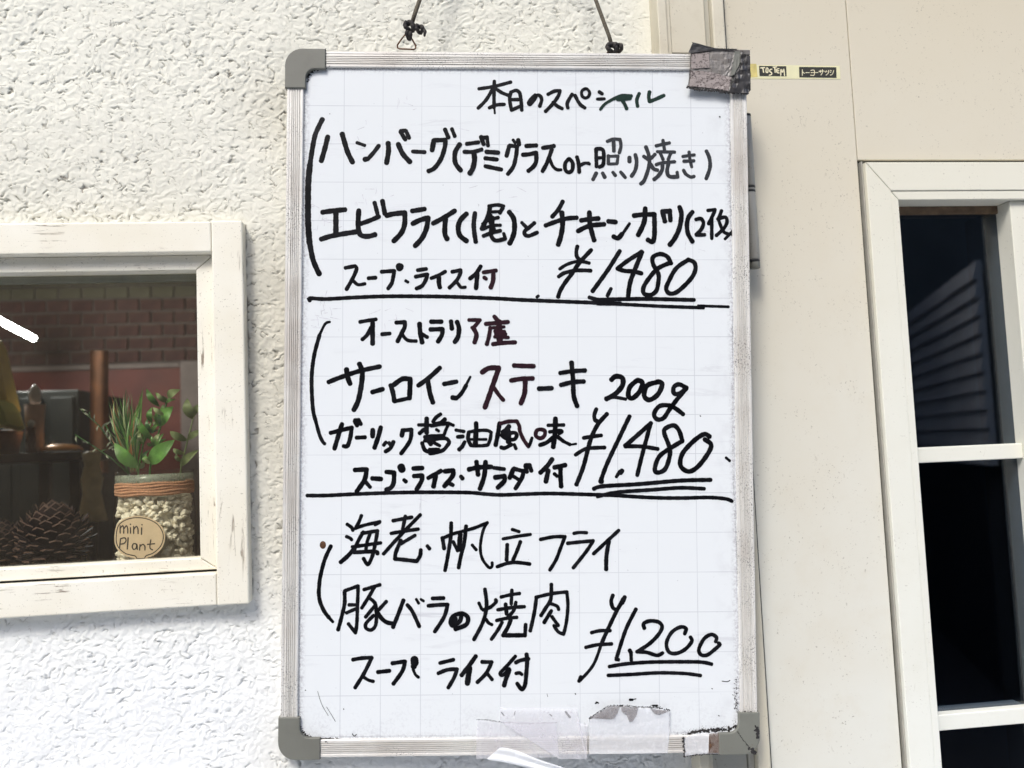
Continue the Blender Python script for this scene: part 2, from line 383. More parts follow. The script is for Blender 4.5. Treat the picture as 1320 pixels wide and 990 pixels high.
def ribbon(pts, w, rnd=random, vary=.07, step=.9):
    "outline polygon strips of a pen stroke: list of verts (x, y) and faces"
    P = smooth_pts(pts, step); Q = [P[0]]
    for p in P[1:]:
        if math.hypot(p[0] - Q[-1][0], p[1] - Q[-1][1]) > step * .35: Q.append(p)
    P = Q if len(Q) > 1 else [P[0], (P[0][0] + .3, P[0][1])]
    V, F = [], []; n = len(P); ph = rnd.uniform(0, 6); prev = None
    h0 = w / 2; dirs = []
    for i in range(n):
        a = P[max(i - 1, 0)]; b = P[min(i + 1, n - 1)]
        d = math.hypot(b[0] - a[0], b[1] - a[1]) or 1; dirs.append(((b[0] - a[0]) / d, (b[1] - a[1]) / d))
    # round start
    def wid(i): return h0 * (1 + vary * math.sin(ph + i * .45) + vary * .6 * math.sin(ph * 2 + i * 1.3))
    cap = 5
    for k in range(cap, 0, -1):
        t_ = math.pi / 2 * k / (cap + .4); x, y = P[0]; dx, dy = dirs[0]; hh = wid(0) * math.cos(t_); bk = wid(0) * math.sin(t_) * .9
        V += [(x - dx * bk - dy * hh, y - dy * bk + dx * hh), (x - dx * bk + dy * hh, y - dy * bk - dx * hh)]
    for i in range(n):
        x, y = P[i]; dx, dy = dirs[i]; h_ = wid(i); V += [(x - dy * h_, y + dx * h_), (x + dy * h_, y - dx * h_)]
    for k in range(1, cap + 1):
        t_ = math.pi / 2 * k / (cap + .4); x, y = P[-1]; dx, dy = dirs[-1]; hh = wid(n) * math.cos(t_); bk = wid(n) * math.sin(t_) * .9
        V += [(x + dx * bk - dy * hh, y + dy * bk + dx * hh), (x + dx * bk + dy * hh, y + dy * bk - dx * hh)]
    for i in range(len(V) // 2 - 1): F.append((2 * i, 2 * i + 1, 2 * i + 3, 2 * i + 2))
    return V, F
# ------------------------------------------------------------------ surroundings
pv = box('pavement', -60, 60, -1.7, -.002, .004, .12, M['concrete'], None, .004); struct(pv)
g = mesh('ground', [(-60, -60, 0), (60, -60, 0), (60, 8, 0), (-60, 8, 0)], [(0, 1, 2, 3)], M['asphalt']); struct(g)
fac = empty('opposite_building', (0, -6.2, 0)); tag(fac, 'dark rendered building across the lane, seen only in the glass', 'building')
box('wall', -11, 11, -6.6, -6.2, 0, 5, M['facade'], fac, 0)
box('roof', -11.2, 11.2, -6.8, -5.95, 5.0, 5.12, M['black'], fac, 0)
for i in range(5):
    fx = -8 + i * 3.6
    wo = box('window_frame', fx, fx + 1.3, -6.2, -6.13, 3.1, 4.2, M['glass_grey'], fac, 0)
    pn = box('pane', fx + .06, fx + 1.24, -6.13, -6.122, 3.16, 4.14, M['black'], None, 0); pn.parent = wo
# eave over the shop front
ev = empty('eave', (0, 0, 2.75)); tag(ev, 'beige board eave above the shop wall holding the cord hook', 'eave')
box('soffit_board', -3, 3, -.36, .1, 2.75, 2.79, M['soffit'], ev, 0)
box('fascia_board', -3, 3, -.395, -.3625, 2.70, 2.83, M['soffit'], ev, .003)

# white siding seen mirrored in the door glass
GL = .010
p0 = at(1278, 560, 3.0); dv = MC @ Vector(((959 - 660) / FPX, 1, -(599 - 495) / FPX)); dv.z = 0; dv.normalize()
o0 = Vector((p0.x, 2 * GL - p0.y, 0)); dr = Vector((dv.x, -dv.y, 0)); nr = Vector((dr.y, -dr.x, 0))
if nr.x > 0: nr = -nr
ztop = at(1278, 335, 3.0).z; zbot = at(1278, 600, 3.0).z
sid = empty('siding_wall', (o0.x, o0.y, 0)); tag(sid, 'white lapped siding wall of the neighbouring shop, mirrored in the door glass', 'wall')
ns = 11; hs = (ztop - zbot) / ns; me0 = None
for i in range(ns):
    z0 = zbot + i * hs
    if me0 is None:
        a = nr * .03; b = nr * .004; L = dr * 7
        vs = [a, a + L, b + L + Vector((0, 0, hs)), b + Vector((0, 0, hs)), Vector((0, 0, 0)) - nr * .02, L - nr * .02, L - nr * .02 + Vector((0, 0, hs)), -nr * .02 + Vector((0, 0, hs))]
        o = mesh('siding_board', vs, [(0, 1, 2, 3), (4, 7, 6, 5), (0, 3, 7, 4), (1, 5, 6, 2), (0, 4, 5, 1), (3, 2, 6, 7)], M['slat'], sid); me0 = o.data
    else: o = link('siding_board', me0, sid)
    o.location = (0, 0, z0)
mesh('lower_wall', [-nr * .02, dr * 7 - nr * .02, dr * 7 - nr * .02 + Vector((0, 0, zbot)), -nr * .02 + Vector((0, 0, zbot)), -nr * .1, dr * 7 - nr * .1, dr * 7 - nr * .1 + Vector((0, 0, ztop)), -nr * .1 + Vector((0, 0, ztop))],
     [(0, 1, 2, 3), (4, 7, 6, 5)], M['black'], sid)

# ------------------------------------------------------------------ stucco wall
WX0, WX1, WZ0, WZ1 = -.97, -.3465, 1.2545, 1.7415       # outer size of the window casing
HX0, HX1, HZ0, HZ1 = -.94, -.38, 1.288, 1.708           # hole in the wall
def vnoise(X, Z, cell, seed):
    r = np.random.RandomState(seed); T = 256; A = r.rand(T, T) * 2 * np.pi; gx, gz = np.cos(A), np.sin(A)
    x, z = X / cell + 57.3, Z / cell + 31.7; xi, zi = np.floor(x).astype(int), np.floor(z).astype(int); fx, fz = x - xi, z - zi
    s = lambda t: t * t * t * (t * (t * 6 - 15) + 10)
    def d(a, b): i, j = (xi + a) % T, (zi + b) % T; return gx[i, j] * (fx - a) + gz[i, j] * (fz - b)
    u, w = s(fx), s(fz)
    return ((d(0, 0) * (1 - u) + d(1, 0) * u) * (1 - w) + (d(0, 1) * (1 - u) + d(1, 1) * u) * w) * 1.5
st = .0012
xs = np.arange(-.76, .2185, st); zs = np.arange(.93, 2.14, st)
X, Z = np.meshgrid(xs, zs)
wx = X + .006 * vnoise(X, Z, .02, 1) + .0025 * vnoise(X, Z, .007, 2); wz = Z + .006 * vnoise(X, Z, .02, 3) + .0025 * vnoise(X, Z, .007, 4)
lump = vnoise(wx * .85, wz * 1.05, .0070, 5); l2 = vnoise(wx, wz, .0042, 6); l3 = vnoise(X, Z, .05, 7)
amp = .55 + .45 * np.clip(vnoise(X, Z, .11, 8) * 1.3 + .5, 0, 1)
hgt = (np.tanh(lump * 2.2) * .00054 + l2 * .00045) * amp + l3 * .0010
rid = np.abs(vnoise(wx * .75, wz * 1.15, .0115, 9)); seg = np.clip((vnoise(X, Z, .013, 10) - .08) * 5, 0, 1)
groove = np.clip(1 - rid / .11, 0, 1) * seg; hgt -= groove * .0026 * amp
pit = np.clip(groove * 1.5 + np.clip(-lump * 2 - .75, 0, 1) * .5 * np.clip(vnoise(X, Z, .03, 11) * 2 + .3, 0, 1), 0, 1)
edge = np.clip((X - .175) / .02, 0, 1); hgt *= 1 - .75 * edge; pit *= 1 - .7 * edge
age = 0
# older, rougher and dirtier patches beside the window and round the board's corners
def blob(cx, cz, r): return np.exp(-((X - cx) ** 2 + (Z - cz) ** 2) / r ** 2)
rough = np.clip(blob(-.29, 1.90, .07) + .7 * blob(-.32, 1.55, .10) + .55 * blob(-.30, 1.05, .06) + .5 * blob(-.62, 1.77, .10) + .4 * blob(-.45, 1.78, .08), 0, 1)
age = np.clip(.75 * rough + .85 * np.exp(-((X + .315) / .045) ** 2) * np.clip((Z - 1.2) / .12, 0, 1) * np.clip((1.80 - Z) / .12, 0, 1), 0, 1)
clean = np.clip((1.26 - Z) / .08, 0, 1) * (1 - rough)
pit = pit * (.75 + .8 * rough) * (1 - .85 * clean); hgt *= (1 + .45 * rough)
dxw = np.maximum(np.maximum(WX0 - X, X - WX1), 0); dzw = np.maximum(np.maximum(WZ0 - Z, Z - WZ1), 0); dw = np.hypot(dxw, dzw)
rim = np.exp(-dw / .0022) * (.55 + .9 * vnoise(X, Z, .012, 13)) * np.where(Z < WZ0 + .002, .25, 1); pit = np.clip(pit + np.clip(rim, 0, 1) * 1.2, 0, 1)
gx_, gz_ = np.meshgrid(np.arange(len(xs)), np.arange(len(zs)))
nx, nz_ = len(xs), len(zs)
co = np.stack([X, -hgt, Z], -1).reshape(-1, 3).astype(np.float32)
idx = (np.arange(nz_ - 1)[:, None] * nx + np.arange(nx - 1)[None, :])
cx = (xs[:-1] + xs[1:]) / 2; cz = (zs[:-1] + zs[1:]) / 2
hole = ((cx[None, :] > HX0) & (cx[None, :] < HX1) & (cz[:, None] > HZ0) & (cz[:, None] < HZ1))
q = idx[~hole]; F = np.stack([q, q + 1, q + nx + 1, q + nx], -1).astype(np.int32)
# coarse ring of wall around the detailed sheet
xr = [-3, xs[0], xs[-1]]; ring_v = []; ring_f = []
def add_quad(x0, x1, z0, z1):
    b = len(co) + len(ring_v); ring_v.extend([(x0, .0, z0), (x1, .0, z0), (x1, .0, z1), (x0, .0, z1)]); ring_f.append((b, b + 1, b + 2, b + 3))
add_quad(-3, xs[0], 0, HZ0); add_quad(-3, xs[0], HZ1, 2.75); add_quad(-3, HX0, HZ0, HZ1)
add_quad(xs[0], xs[-1], 0, zs[0]); add_quad(xs[0], xs[-1], zs[-1], 2.75)
allv = np.concatenate([co, np.array(ring_v, np.float32)]); allf = np.concatenate([F, np.array(ring_f, np.int32)])
me = bpy.data.meshes.new('stucco_wall'); me.vertices.add(len(allv)); me.vertices.foreach_set('co', allv.ravel())
me.loops.add(len(allf) * 4); me.loops.foreach_set('vertex_index', allf.ravel())
me.polygons.add(len(allf)); me.polygons.foreach_set('loop_start', np.arange(len(allf), dtype=np.int32) * 4)
me.polygons.foreach_set('loop_total', np.full(len(allf), 4, np.int32)); me.polygons.foreach_set('use_smooth', np.ones(len(allf), bool))
me.update(calc_edges=True); me.validate()
at_ = me.attributes.new('pit', 'FLOAT', 'POINT'); at_.data.foreach_set('value', np.concatenate([pit.ravel(), np.zeros(len(ring_v))]).astype(np.float32))
a2_ = me.attributes.new('age', 'FLOAT', 'POINT'); a2_.data.foreach_set('value', np.concatenate([age.ravel(), np.zeros(len(ring_v))]).astype(np.float32))
me.materials.append(M['stucco'])
wall = empty('stucco_wall', (0, 0, 0)); tag(wall, 'white rough sprayed stucco wall behind the hanging whiteboard', 'wall')
link('stucco_face', me, wall)
for a in ((-3, HX0 - .002, 0, 2.75), (HX1 + .002, .2165, 0, 2.75), (HX0 - .002, HX1 + .002, 0, HZ0 - .002), (HX0 - .002, HX1 + .002, HZ1 + .002, 2.75)):
    box('wall_core', a[0], a[1], .012, .12, a[2], a[3], M['inner'], wall, 0)

# ------------------------------------------------------------------ window in the stucco wall
win = empty('window', ((WX0 + WX1) / 2, 0, WZ0)); tag(win, 'small white painted wooden window with chipped paint in the stucco wall', 'window')
CF = -.022
box('casing_stile', -.3855, WX1, CF, .012, WZ0, WZ1 + .0008, M['wood_v'], win, .0022, 3)
box('casing_stile', WX0, -.931, CF, .012, WZ0, WZ1 + .0008, M['wood_v'], win, .0022, 3)
box('casing_rail', -.9308, -.3858, CF + .0006, .012, 1.7015, WZ1, M['wood_h'], win, .0020, 3)
box('casing_rail', -.9308, -.3858, CF + .0010, .012, WZ0 + .0004, 1.2945, M['wood_h'], win, .0020, 3)
SF = -.006
def sash(name, poly, mat): return prism(name, poly, SF, .022, mat, win, .0012, 2)
sash('sash_stile', [(-.4085, 1.3130), (-.3862, 1.2975), (-.3862, 1.7012), (-.4085, 1.6815)], M['wood_v'])
sash('sash_stile', [(-.9070, 1.3130), (-.9300, 1.2975), (-.9300, 1.7012), (-.9070, 1.6815)], M['wood_v'])
sash('sash_rail', [(-.9065, 1.6820), (-.4090, 1.6820), (-.3868, 1.7012), (-.9293, 1.7012)], M['wood_h'])
sash('sash_rail', [(-.9065, 1.3125), (-.4090, 1.3125), (-.3868, 1.2975), (-.9293, 1.2975)], M['wood_h'])
box('gap_shadow_strip', -.93, -.386, -.001, .012, 1.2946, 1.2974, M['grime'], win, 0)
box('glazing_bead', -.906, -.409, .0225, .030, 1.6735, 1.6818, M['glass_grey'], win, .0005)
box('pane', -.909, -.4065, .0145, .0175, 1.3100, 1.6840, M['pane'], win, 0)

# ------------------------------------------------------------------ post and cladding between wall and door
post = empty('corner_post', (.265, -.02, 0)); tag(post, 'narrow cream boxed post between stucco wall and flat panel, partly behind the whiteboard', 'post')
box('edge_strip', .2175, .2305, -.036, .03, 0, 2.74, M['post'], post, .0014)
box('edge_bead', .2308, .2362, -.0325, .03, 0, 2.74, M['post'], post, .001)
box('face_board', .2368, .2868, -.0305, .03, 1.9705, 2.74, M['post'], post, .0012)
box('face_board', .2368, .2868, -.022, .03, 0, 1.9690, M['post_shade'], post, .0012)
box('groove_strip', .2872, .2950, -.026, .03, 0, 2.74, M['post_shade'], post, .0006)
box('edge_strip', .2954, .3130, -.037, .03, 0, 2.74, M['post'], post, .0022, 3)
clad = empty('cladding', (.6, -.015, 0)); tag(clad, 'flat cream metal cladding panels with fine dirt around the door', 'wall panel')
box('back_strip', .3131, .5095, -.012, .03, 0, 2.74, M['seam'], clad, 0)
box('back_strip', .5095, 1.6, -.012, .03, 1.82, 2.74, M['seam'], clad, 0)
box('panel', .3156, .5030, -.020, -.0125, 0, 2.74, M['panel'], clad, .0008)
box('panel', .5042, 1.6, -.020, -.0125, 1.8222, 2.74, M['panel'], clad, .0008)
box('sealant_line', .3184, .3204, -.0208, -.0201, 0, 2.74, M['gasket'], clad, 0)
# door
door = empty('glazed_door', (.8, 0, 0)); tag(door, 'cream aluminium framed door with dark glass panes at the right', 'door')
box('gap_seal', .5044, .5064, -.016, .03, 0, 1.8210, M['gasket'], door, 0)
box('gap_lip', .5066, .5084, -.024, .03, 0, 1.8190, M['glass_grey'], door, .0004)
box('gap_seal', .5086, 1.6, -.016, .03, 1.8160, 1.8205, M['gasket'], door, 0)
def fr(name, poly, y0, mat=None): return prism(name, poly, y0, .045, mat or M['doorframe'], door, .0011, 2)
fr('jamb', [(.5088, 0), (.5440, 0), (.5440, 1.7738), (.5088, 1.8150)], -.031)
fr('jamb_lip', [(.5443, 0), (.5552, 0), (.5552, 1.7610), (.5443, 1.7735)], -.0295)
fr('head', [(.5092, 1.8154), (.5444, 1.7742), (1.6, 1.7742), (1.6, 1.8154)], -.031)
fr('head_lip', [(.5447, 1.7739), (.5556, 1.7612), (1.6, 1.7612), (1.6, 1.7739)], -.0295)
box('top_strip', .5553, 1.6, .004, .03, 1.7495, 1.7610, M['bronze'], door, .0008)
DX = .7310
for a, b in ((DX, DX + .055), (1.30, 1.35)): box('stile', a, b, -.022, .035, 0, 1.7608, M['doorframe'], door, .0012)
for x0, x1 in ((.5554, DX - .0003), (DX + .0553, 1.2997)):
    for z in (1.3895, 1.0215, .64): box('glazing_bar', x0, x1, -.006, .032, z, z + .0215, M['doorframe'], door, .0014)
    for z0, z1 in ((1.4112, 1.7500), (1.0432, 1.3893), (.6617, 1.0213)): box('pane', x0, x1, .008, .011, z0, z1, M['dark_pane'], door, 0)
    box('kick_panel', x0, x1, 0, .03, .02, .6398, M['doorframe'], door, .001)
box('inner_edge', .7095, .7150, .012, .05, .66, 1.7490, M['black'], door, 0)
# unlit room behind the door, dim room behind the window
rd = empty('door_room', (1, 1, 0)); struct(rd)
for a in ((.45, 1.8, 2.0, 2.05, 0, 2.7), (.40, .45, .06, 2.05, 0, 2.7), (1.8, 1.85, .06, 2.05, 0, 2.7), (.45, 1.8, .06, 2, 2.65, 2.7), (.45, 1.8, .06, 2, -.04, .003)):
    struct(box('room_wall', *a, M['black_room'], rd, 0))
IX0, IX1, IY = -2.6, .3, 2.32
rw = empty('dining_room', (-1, 1, 0)); struct(rw)
for nm, a, mt in (('side_wall', (IX0 - .05, IX0, .125, IY, 0, 2.6), 'inner'), ('side_wall', (IX1, IX1 + .05, .125, IY, 0, 2.6), 'inner'),
              ('ceiling', (IX0, IX1, .125, IY, 2.6, 2.65), 'inner'), ('floor', (IX0, IX1, .125, IY, -.05, .004), 'floor'), ('back_wall', (IX0, IX1, IY, IY + .05, 0, 2.6), 'mortar')):
    struct(box(nm, *a, M[mt], rw, 0))
# brick cladding, each brick on its own
bw = empty('brick_wall', (-1.2, 2.2, 0)); tag(bw, 'dark brick wall at the back of the room inside the window', 'wall')
BY = 2.2
def zi(py, px=130): return at(px, py, BY).z
zr = [zi(y) for y in (353, 369.5, 386.5, 403, 419.5, 436, 452.5, 469)]
pz = (zr[0] - zr[-1]) / 7; xa = at(30, 420, BY).x; pxw = at(60.5, 420, BY).x - xa
zbase = zr[-1]
box('mortar_bed', IX0 + .01, at(275, 420, BY).x + .25, BY + .006, BY + .11, zbase, zbase + pz * 12, M['mortar'], bw, 0)
bme = {}
for r in range(12):
    for k in range(-6, 9):
        x0 = xa + (k + (.5 if r % 2 else 0)) * pxw + .004; z0 = zbase + r * pz + .0045
        if x0 + pxw > at(275, 420, BY).x + .24 or x0 < IX0 + .02: continue
        mt = 'olive_brick' if r in (5, 6) else 'brick'; key = (mt, random.randint(0, 2))
        if key not in bme:
            j = lambda: random.uniform(-.0015, .0015); w_, h_ = pxw - .008, pz - .009
            vs = [(0 + j(), 0, j()), (w_ + j(), 0, j()), (w_ + j(), j(), h_ + j()), (j(), j(), h_ + j())]
            vs = vs + [(x, .03, z) for x, _, z in vs]
            o = mesh('brick', vs, [(0, 1, 2, 3), (1, 5, 6, 2), (4, 0, 3, 7), (3, 2, 6, 7), (4, 5, 1, 0)], M[mt], bw); bme[key] = o.data
        else: o = link('brick', bme[key], bw)
        o.location = Vector((x0, BY - .004 + random.uniform(-.002, .002), z0)) - bw.location
box('wainscot', IX0 + .01, at(233, 500, BY).x, BY - .002, BY + .10, .01, zbase - .003, M['red_wall'], bw, .002)
box('wainscot_cap', IX0 + .01, at(233, 500, BY).x, BY - .014, BY - .003, zbase - .022, zbase - .004, M['taupe'], bw, .002)
box('column', at(234, 480, 2.1).x, at(300, 480, 2.1).x, 2.08, 2.18, .01, at(240, 466, 2.1).z, M['taupe'], bw, .003)
# things inside the room
def xz(px, py, Y): p = at(px, py, Y); return p.x, p.z
lz0 = at(43, 436, 1.9); zt = lz0.z
Yc = .9
for _ in range(40):
    e = at(-60, 382, Yc).z - zt; Yc -= e * 2.0
    Yc = max(.35, min(2.1, Yc))
lamp = empty('strip_lamp', tuple(lz0)); tag(lamp, 'lit white fluorescent strip lamp inside the window at its left', 'lamp')
le = at(-60, 382, Yc); tube('lit_tube', [lz0, le], .009, M['lit'], lamp, 12)
tube('end_cap', [lz0 + (lz0 - le).normalized() * .02, lz0 + (lz0 - le).normalized() * .001], .010, M['white'], lamp, 12)
# tray table
TY = .95; tz = at(60, 583, TY).z; tx = at(105, 583, TY).x
tb = empty('side_table', (tx - .3, TY + .15, 0)); tag(tb, 'dark wooden table inside the window behind the pinecones', 'table')
box('table_top', tx - .75, tx, TY, TY + .4, tz - .022, tz, M['dark_wood'], tb, .003)
for lx in (tx - .73, tx - .24, tx - .035):
    for ly in (TY + .02, TY + .36): box('leg', lx, lx + .025, ly, ly + .025, .004, tz - .0225, M['dark_wood'], tb, .002)
cb = empty('cabinet', (-1.2, 1.6, 0)); tag(cb, 'dark teal cabinet standing below the maroon wainscot', 'cabinet')
cx0, cx1 = at(-60, 550, 1.5).x, at(102, 550, 1.5).x
box('body', cx0, cx1, 1.5, 1.9, .004, at(70, 503, 1.5).z, M['teal'], cb, .004)
for k in range(4):
    a = cx0 + (cx1 - cx0) * k / 4 + .012; box('door', a, a + (cx1 - cx0) / 4 - .024, 1.488, 1.499, .05, at(70, 512, 1.5).z, M['teal'], cb, .003)
cur = empty('orange_curtain', (0, 0, 0)); tag(cur, 'narrow orange cloth hanging before the maroon wainscot', 'curtain')
vs, fs = [], []
for i in range(25):
    px = 116 + i * 1.0
    for py in (452, 610):
        p = at(px, py, 1.42 + .004 * math.sin(i * .3)); vs.append(p)
for i in range(24): fs.append((2 * i, 2 * i + 2, 2 * i + 3, 2 * i + 1))
mesh('cloth', vs, fs, M['orange'], cur, True)
# objects on the table
Y1 = TY + .08
dish = empty('copper_dish', tuple(at(78, 583, Y1))); tag(dish, 'long copper dish at the right end of the dark table', 'dish')
a, b = at(52, 583, Y1), at(106, 583, Y1); c_ = (a + b) / 2; c_.z = tz
bm = bmesh.new(); bmesh.ops.create_uvsphere(bm, u_segments=24, v_segments=12, radius=1)
for v_ in bm.verts: v_.co = Vector((v_.co.x * (b - a).length / 2, v_.co.y * .05, max(0, v_.co.z) * .016 - (0 if v_.co.z > 0 else 0)))
o = bmobj('lid', bm, M['copper'], None, True); o.location = c_ + Vector((0, 0, .004)); rel_l = o.location.copy(); o.parent = dish; o.location = rel_l - dish.location
lathe('knob', (c_.x - .02, c_.y, c_.z + .018), [(.004, 0), (.006, .006), (.001, .010)], M['white'], dish)
gc = at(45, 585, Y1 + .02); gc.z = tz
gl = empty('frosted_glass', tuple(gc)); tag(gl, 'tall pinkish frosted glass with a white stopper on the dark table', 'glass')
h1 = at(45, 521, Y1).z - tz; w1 = (at(56, 540, Y1).x - at(30, 540, Y1).x) / 2
lathe('body', gc, [(w1 * .8, .0), (w1 * .85, h1 * .4), (w1, h1), (w1 * .92, h1 - .001), (w1 * .75, h1 * .5)], M['pinkwhite'], gl)
lathe('stopper', gc, [(.004, h1 * .9), (.010, h1 * 1.02), (w1 * .55, h1 * 1.10), (w1 * .62, h1 * 1.22), (w1 * .45, h1 * 1.33), (.002, h1 * 1.42)], M['white'], gl)
pc = at(40, 585, Y1 - .05); pc.z = tz
pm = empty('pepper_mill', tuple(pc)); tag(pm, 'slim orange wooden mill with a white knob before the frosted glass', 'pepper mill')
h2 = at(40, 551, Y1 - .05).z - tz
lathe('body', pc, [(.011, 0), (.008, .015), (.0105, h2 * .5), (.008, h2 * .85), (.010, h2)], M['orange'], pm)
lathe('knob', pc, [(.004, h2), (.009, h2 + .006), (.008, h2 + .014), (.001, h2 + .018)], M['white'], pm)
# wrapped bouquet in a pot
bc = at(2, 585, Y1 + .03); bc.z = tz
bq = empty('wrapped_bouquet', tuple(bc)); tag(bq, 'yellow and lime paper wrap standing in a brown pot at the left of the table', 'bouquet')
def cone_px(name, poly, Y, d, mat):
    pts = [xz(x, y, Y) for x, y in poly]; n = len(pts); cx_ = sum(p[0] for p in pts) / n; cz_ = sum(p[1] for p in pts) / n
    vs = [(x, Y, z) for x, z in pts] + [(cx_ + (x - cx_) * .6, Y - d, cz_ + (z - cz_) * .7) for x, z in pts] + [(cx_, Y - d * 1.25, cz_)]
    fs = [(i, (i + 1) % n, n + (i + 1) % n, n + i) for i in range(n)] + [(n + i, n + (i + 1) % n, 2 * n) for i in range(n)] + [tuple(range(n))[::-1]]
    o = mesh(name, vs, fs, mat); rel(o, bq); return o
cone_px('wrapping_paper', [(-30, 450), (2, 438), (9, 452), (13, 470), (20, 500), (27, 530), (24, 532), (-30, 520)], Y1 + .03, .035, M['yellow'])
cone_px('lower_paper', [(-30, 516), (12, 514), (25, 530), (32, 552), (24, 556), (-8, 548), (-30, 530)], Y1 + .01, .045, M['lime'])
lathe('pot', bc, [(.035, 0), (.045, at(2, 560, Y1).z - tz), (.047, at(2, 556, Y1).z - tz), (.03, at(2, 554, Y1).z - tz)], M['terracotta'], bq)
# cream jar, blurred, right of the table
jc = at(119, 672, .8)
sh = empty('low_stand', tuple(jc)); tag(sh, 'small cream draped stand left of the plant jar inside the window', 'stand')
lathe('drape', (jc.x, jc.y, jc.z), [(.030, 0), (.026, .02), (.018, .06), (.022, .09), (.015, .12), (.019, .145), (.010, .150)], M['cream'], sh, 20)
lathe('stem', (jc.x, jc.y, .004), [(.012, 0), (.012, jc.z - .005)], M['dark_wood'], sh, 12)
# inner sill
sz = at(200, 738, .08).z
sill = empty('inner_sill', (-.65, .12, sz)); tag(sill, 'dark wooden inner sill of the small window', 'sill')
box('board', HX0 + .001, HX1 - .001, .032, .26, sz - .02, sz, M['dark_wood'], sill, .002)
# plant jar
jy = .115; J = at(201, 733, jy); J.z = sz
def jr(px0, px1, y): return (at(px1, y, jy - .04).x - at(px0, y, jy - .04).x) / 2
jar = empty('plant_jar', tuple(J)); tag(jar, 'glass jar of white gravel with jute twine round its neck, inside the window', 'jar')
H_ = at(200, 607, jy).z - sz; R_ = jr(147, 254, 680)
prof = [(.001, .002), (R_ * .96, .002), (R_, .012), (R_ * .99, H_ * .55), (R_ * .95, H_ * .74), (R_ * .88, H_ * .80), (R_ * .88, H_ * .88), (R_ * .93, H_ * .91), (R_ * .93, H_)]
lathe('neck_band', J, [(R_ * .945, H_ * .885), (R_ * .955, H_ * .9), (R_ * .955, H_ - .0045)], M['frosted'], jar, 40)
lathe('glass_body', J, prof, M['jar_glass'], jar, 40)
lathe('rim', J, [(R_ * .93, H_ - .004), (R_ * .955, H_ - .003), (R_ * .955, H_), (R_ * .92, H_ + .0006)], M['jar_glass'], jar, 40)
for i in range(5):
    zz = H_ * (.775 + .026 * i); tube('twine', [(J.x + R_ * (.925 + .01 * (i % 2)) * math.cos(k * math.pi / 18), J.y + R_ * (.925 + .01 * (i % 2)) * math.sin(k * math.pi / 18), J.z + zz + .0008 * math.sin(k + i)) for k in range(36)], .0023, M['twine'], jar, 6, True)
bm = bmesh.new(); rg = random.Random(3)
for i in range(900):
    a_ = rg.uniform(0, 2 * math.pi); zz = rg.uniform(.006, H_ * .765); rr = (R_ * .90 - .001) * (math.sqrt(rg.random()) * .25 + .75) * (1 if zz < H_ * .6 else .95)
    s_ = rg.uniform(.0032, .0052); mt = Matrix.Translation((J.x + rr * math.cos(a_), J.y + rr * math.sin(a_), J.z + zz)) @ Matrix.Rotation(rg.uniform(0, 6), 4, (rg.random(), rg.random(), rg.random())) @ Matrix.Diagonal((s_ * 1.25, s_, s_ * .8, 1))
    bmesh.ops.create_icosphere(bm, subdivisions=1, radius=1, matrix=mt)
o = bmobj('gravel', bm, M['gravel'], None); rel(o, jar); o['kind'] = 'stuff'
lathe('gravel_core', J, [(R_ * .68, .004), (R_ * .68, H_ * .74)], M['gravel'], jar, 24)
# speech-bubble tag on the jar
ty = jy - R_ - .004
tg = empty('plant_tag', tuple(at(180, 695, ty))); tag(tg, 'kraft speech-bubble tag with handwritten mini Plant on the jar', 'tag')
T2 = lambda x, y: (x / 3.667, 540 + y / 3.667)
outl = [(541, 560), (556, 495), (615, 462), (690, 463), (752, 495), (780, 550), (768, 605), (732, 642), (694, 658), (682, 672), (645, 672), (638, 660), (588, 646), (550, 610), (541, 560)]
sm_ = smooth_pts(outl, 8)[:-1]
prism('card', [xz(*T2(*p), ty) for p in sm_], ty, ty + .0015, M['tag'], tg, .0)
def flat_ink(name, strokes, conv, toplane, scale, w, mat, parent, rnd, step=.9):
    "strokes drawn as ribbons on a flat thing; toplane(x, y, lift) gives the world point"
    V, F = [], []
    for i, s in enumerate(strokes):
        pts = [conv(*p) for p in s]; v_, f_ = ribbon(pts, w, rnd, .05, step); b = len(V)
        V += [toplane(x, y, .00012 + .00002 * (i % 12)) for x, y in v_]; F += [tuple(b + k for k in q_) for q_ in f_]
    o = mesh(name, V, F, mat)
    if parent: rel(o, parent)
    return o
inner = [((x - 662) * .93 + 662, (y - 562) * .90 + 560) for x, y in outl]
tl = lambda x, y, l: Vector((at(x, y, ty).x, ty - l, at(x, y, ty).z))
flat_ink('bubble_outline', [inner], T2, tl, 1, 1.3, M['tag_ink'], tg, random, .8)
S_mini = [[(568, 540), (568, 505)], [(568, 518), (580, 505), (585, 520), (585, 540)], [(587, 518), (598, 505), (604, 520), (604, 540)], [(617, 514), (617, 540)], [(616, 497), (617, 499)], [(632, 541), (632, 508)], [(634, 520), (645, 508), (652, 520), (653, 542)], [(670, 515), (669, 545)], [(671, 499), (672, 501)],
          [(570, 566), (565, 612)], [(570, 566), (590, 562), (596, 575), (587, 588), (570, 592)], [(606, 562), (602, 615)], [(645, 592), (632, 590), (625, 604), (632, 617), (644, 610), (647, 592), (649, 617)], [(662, 594), (660, 620)], [(663, 602), (675, 593), (685, 602), (685, 620)], [(713, 572), (709, 608), (721, 619)], [(697, 593), (731, 590)]]
flat_ink('tag_lettering', S_mini, T2, tl, 1, 1.7, M['tag_ink'], tg, random, .6)
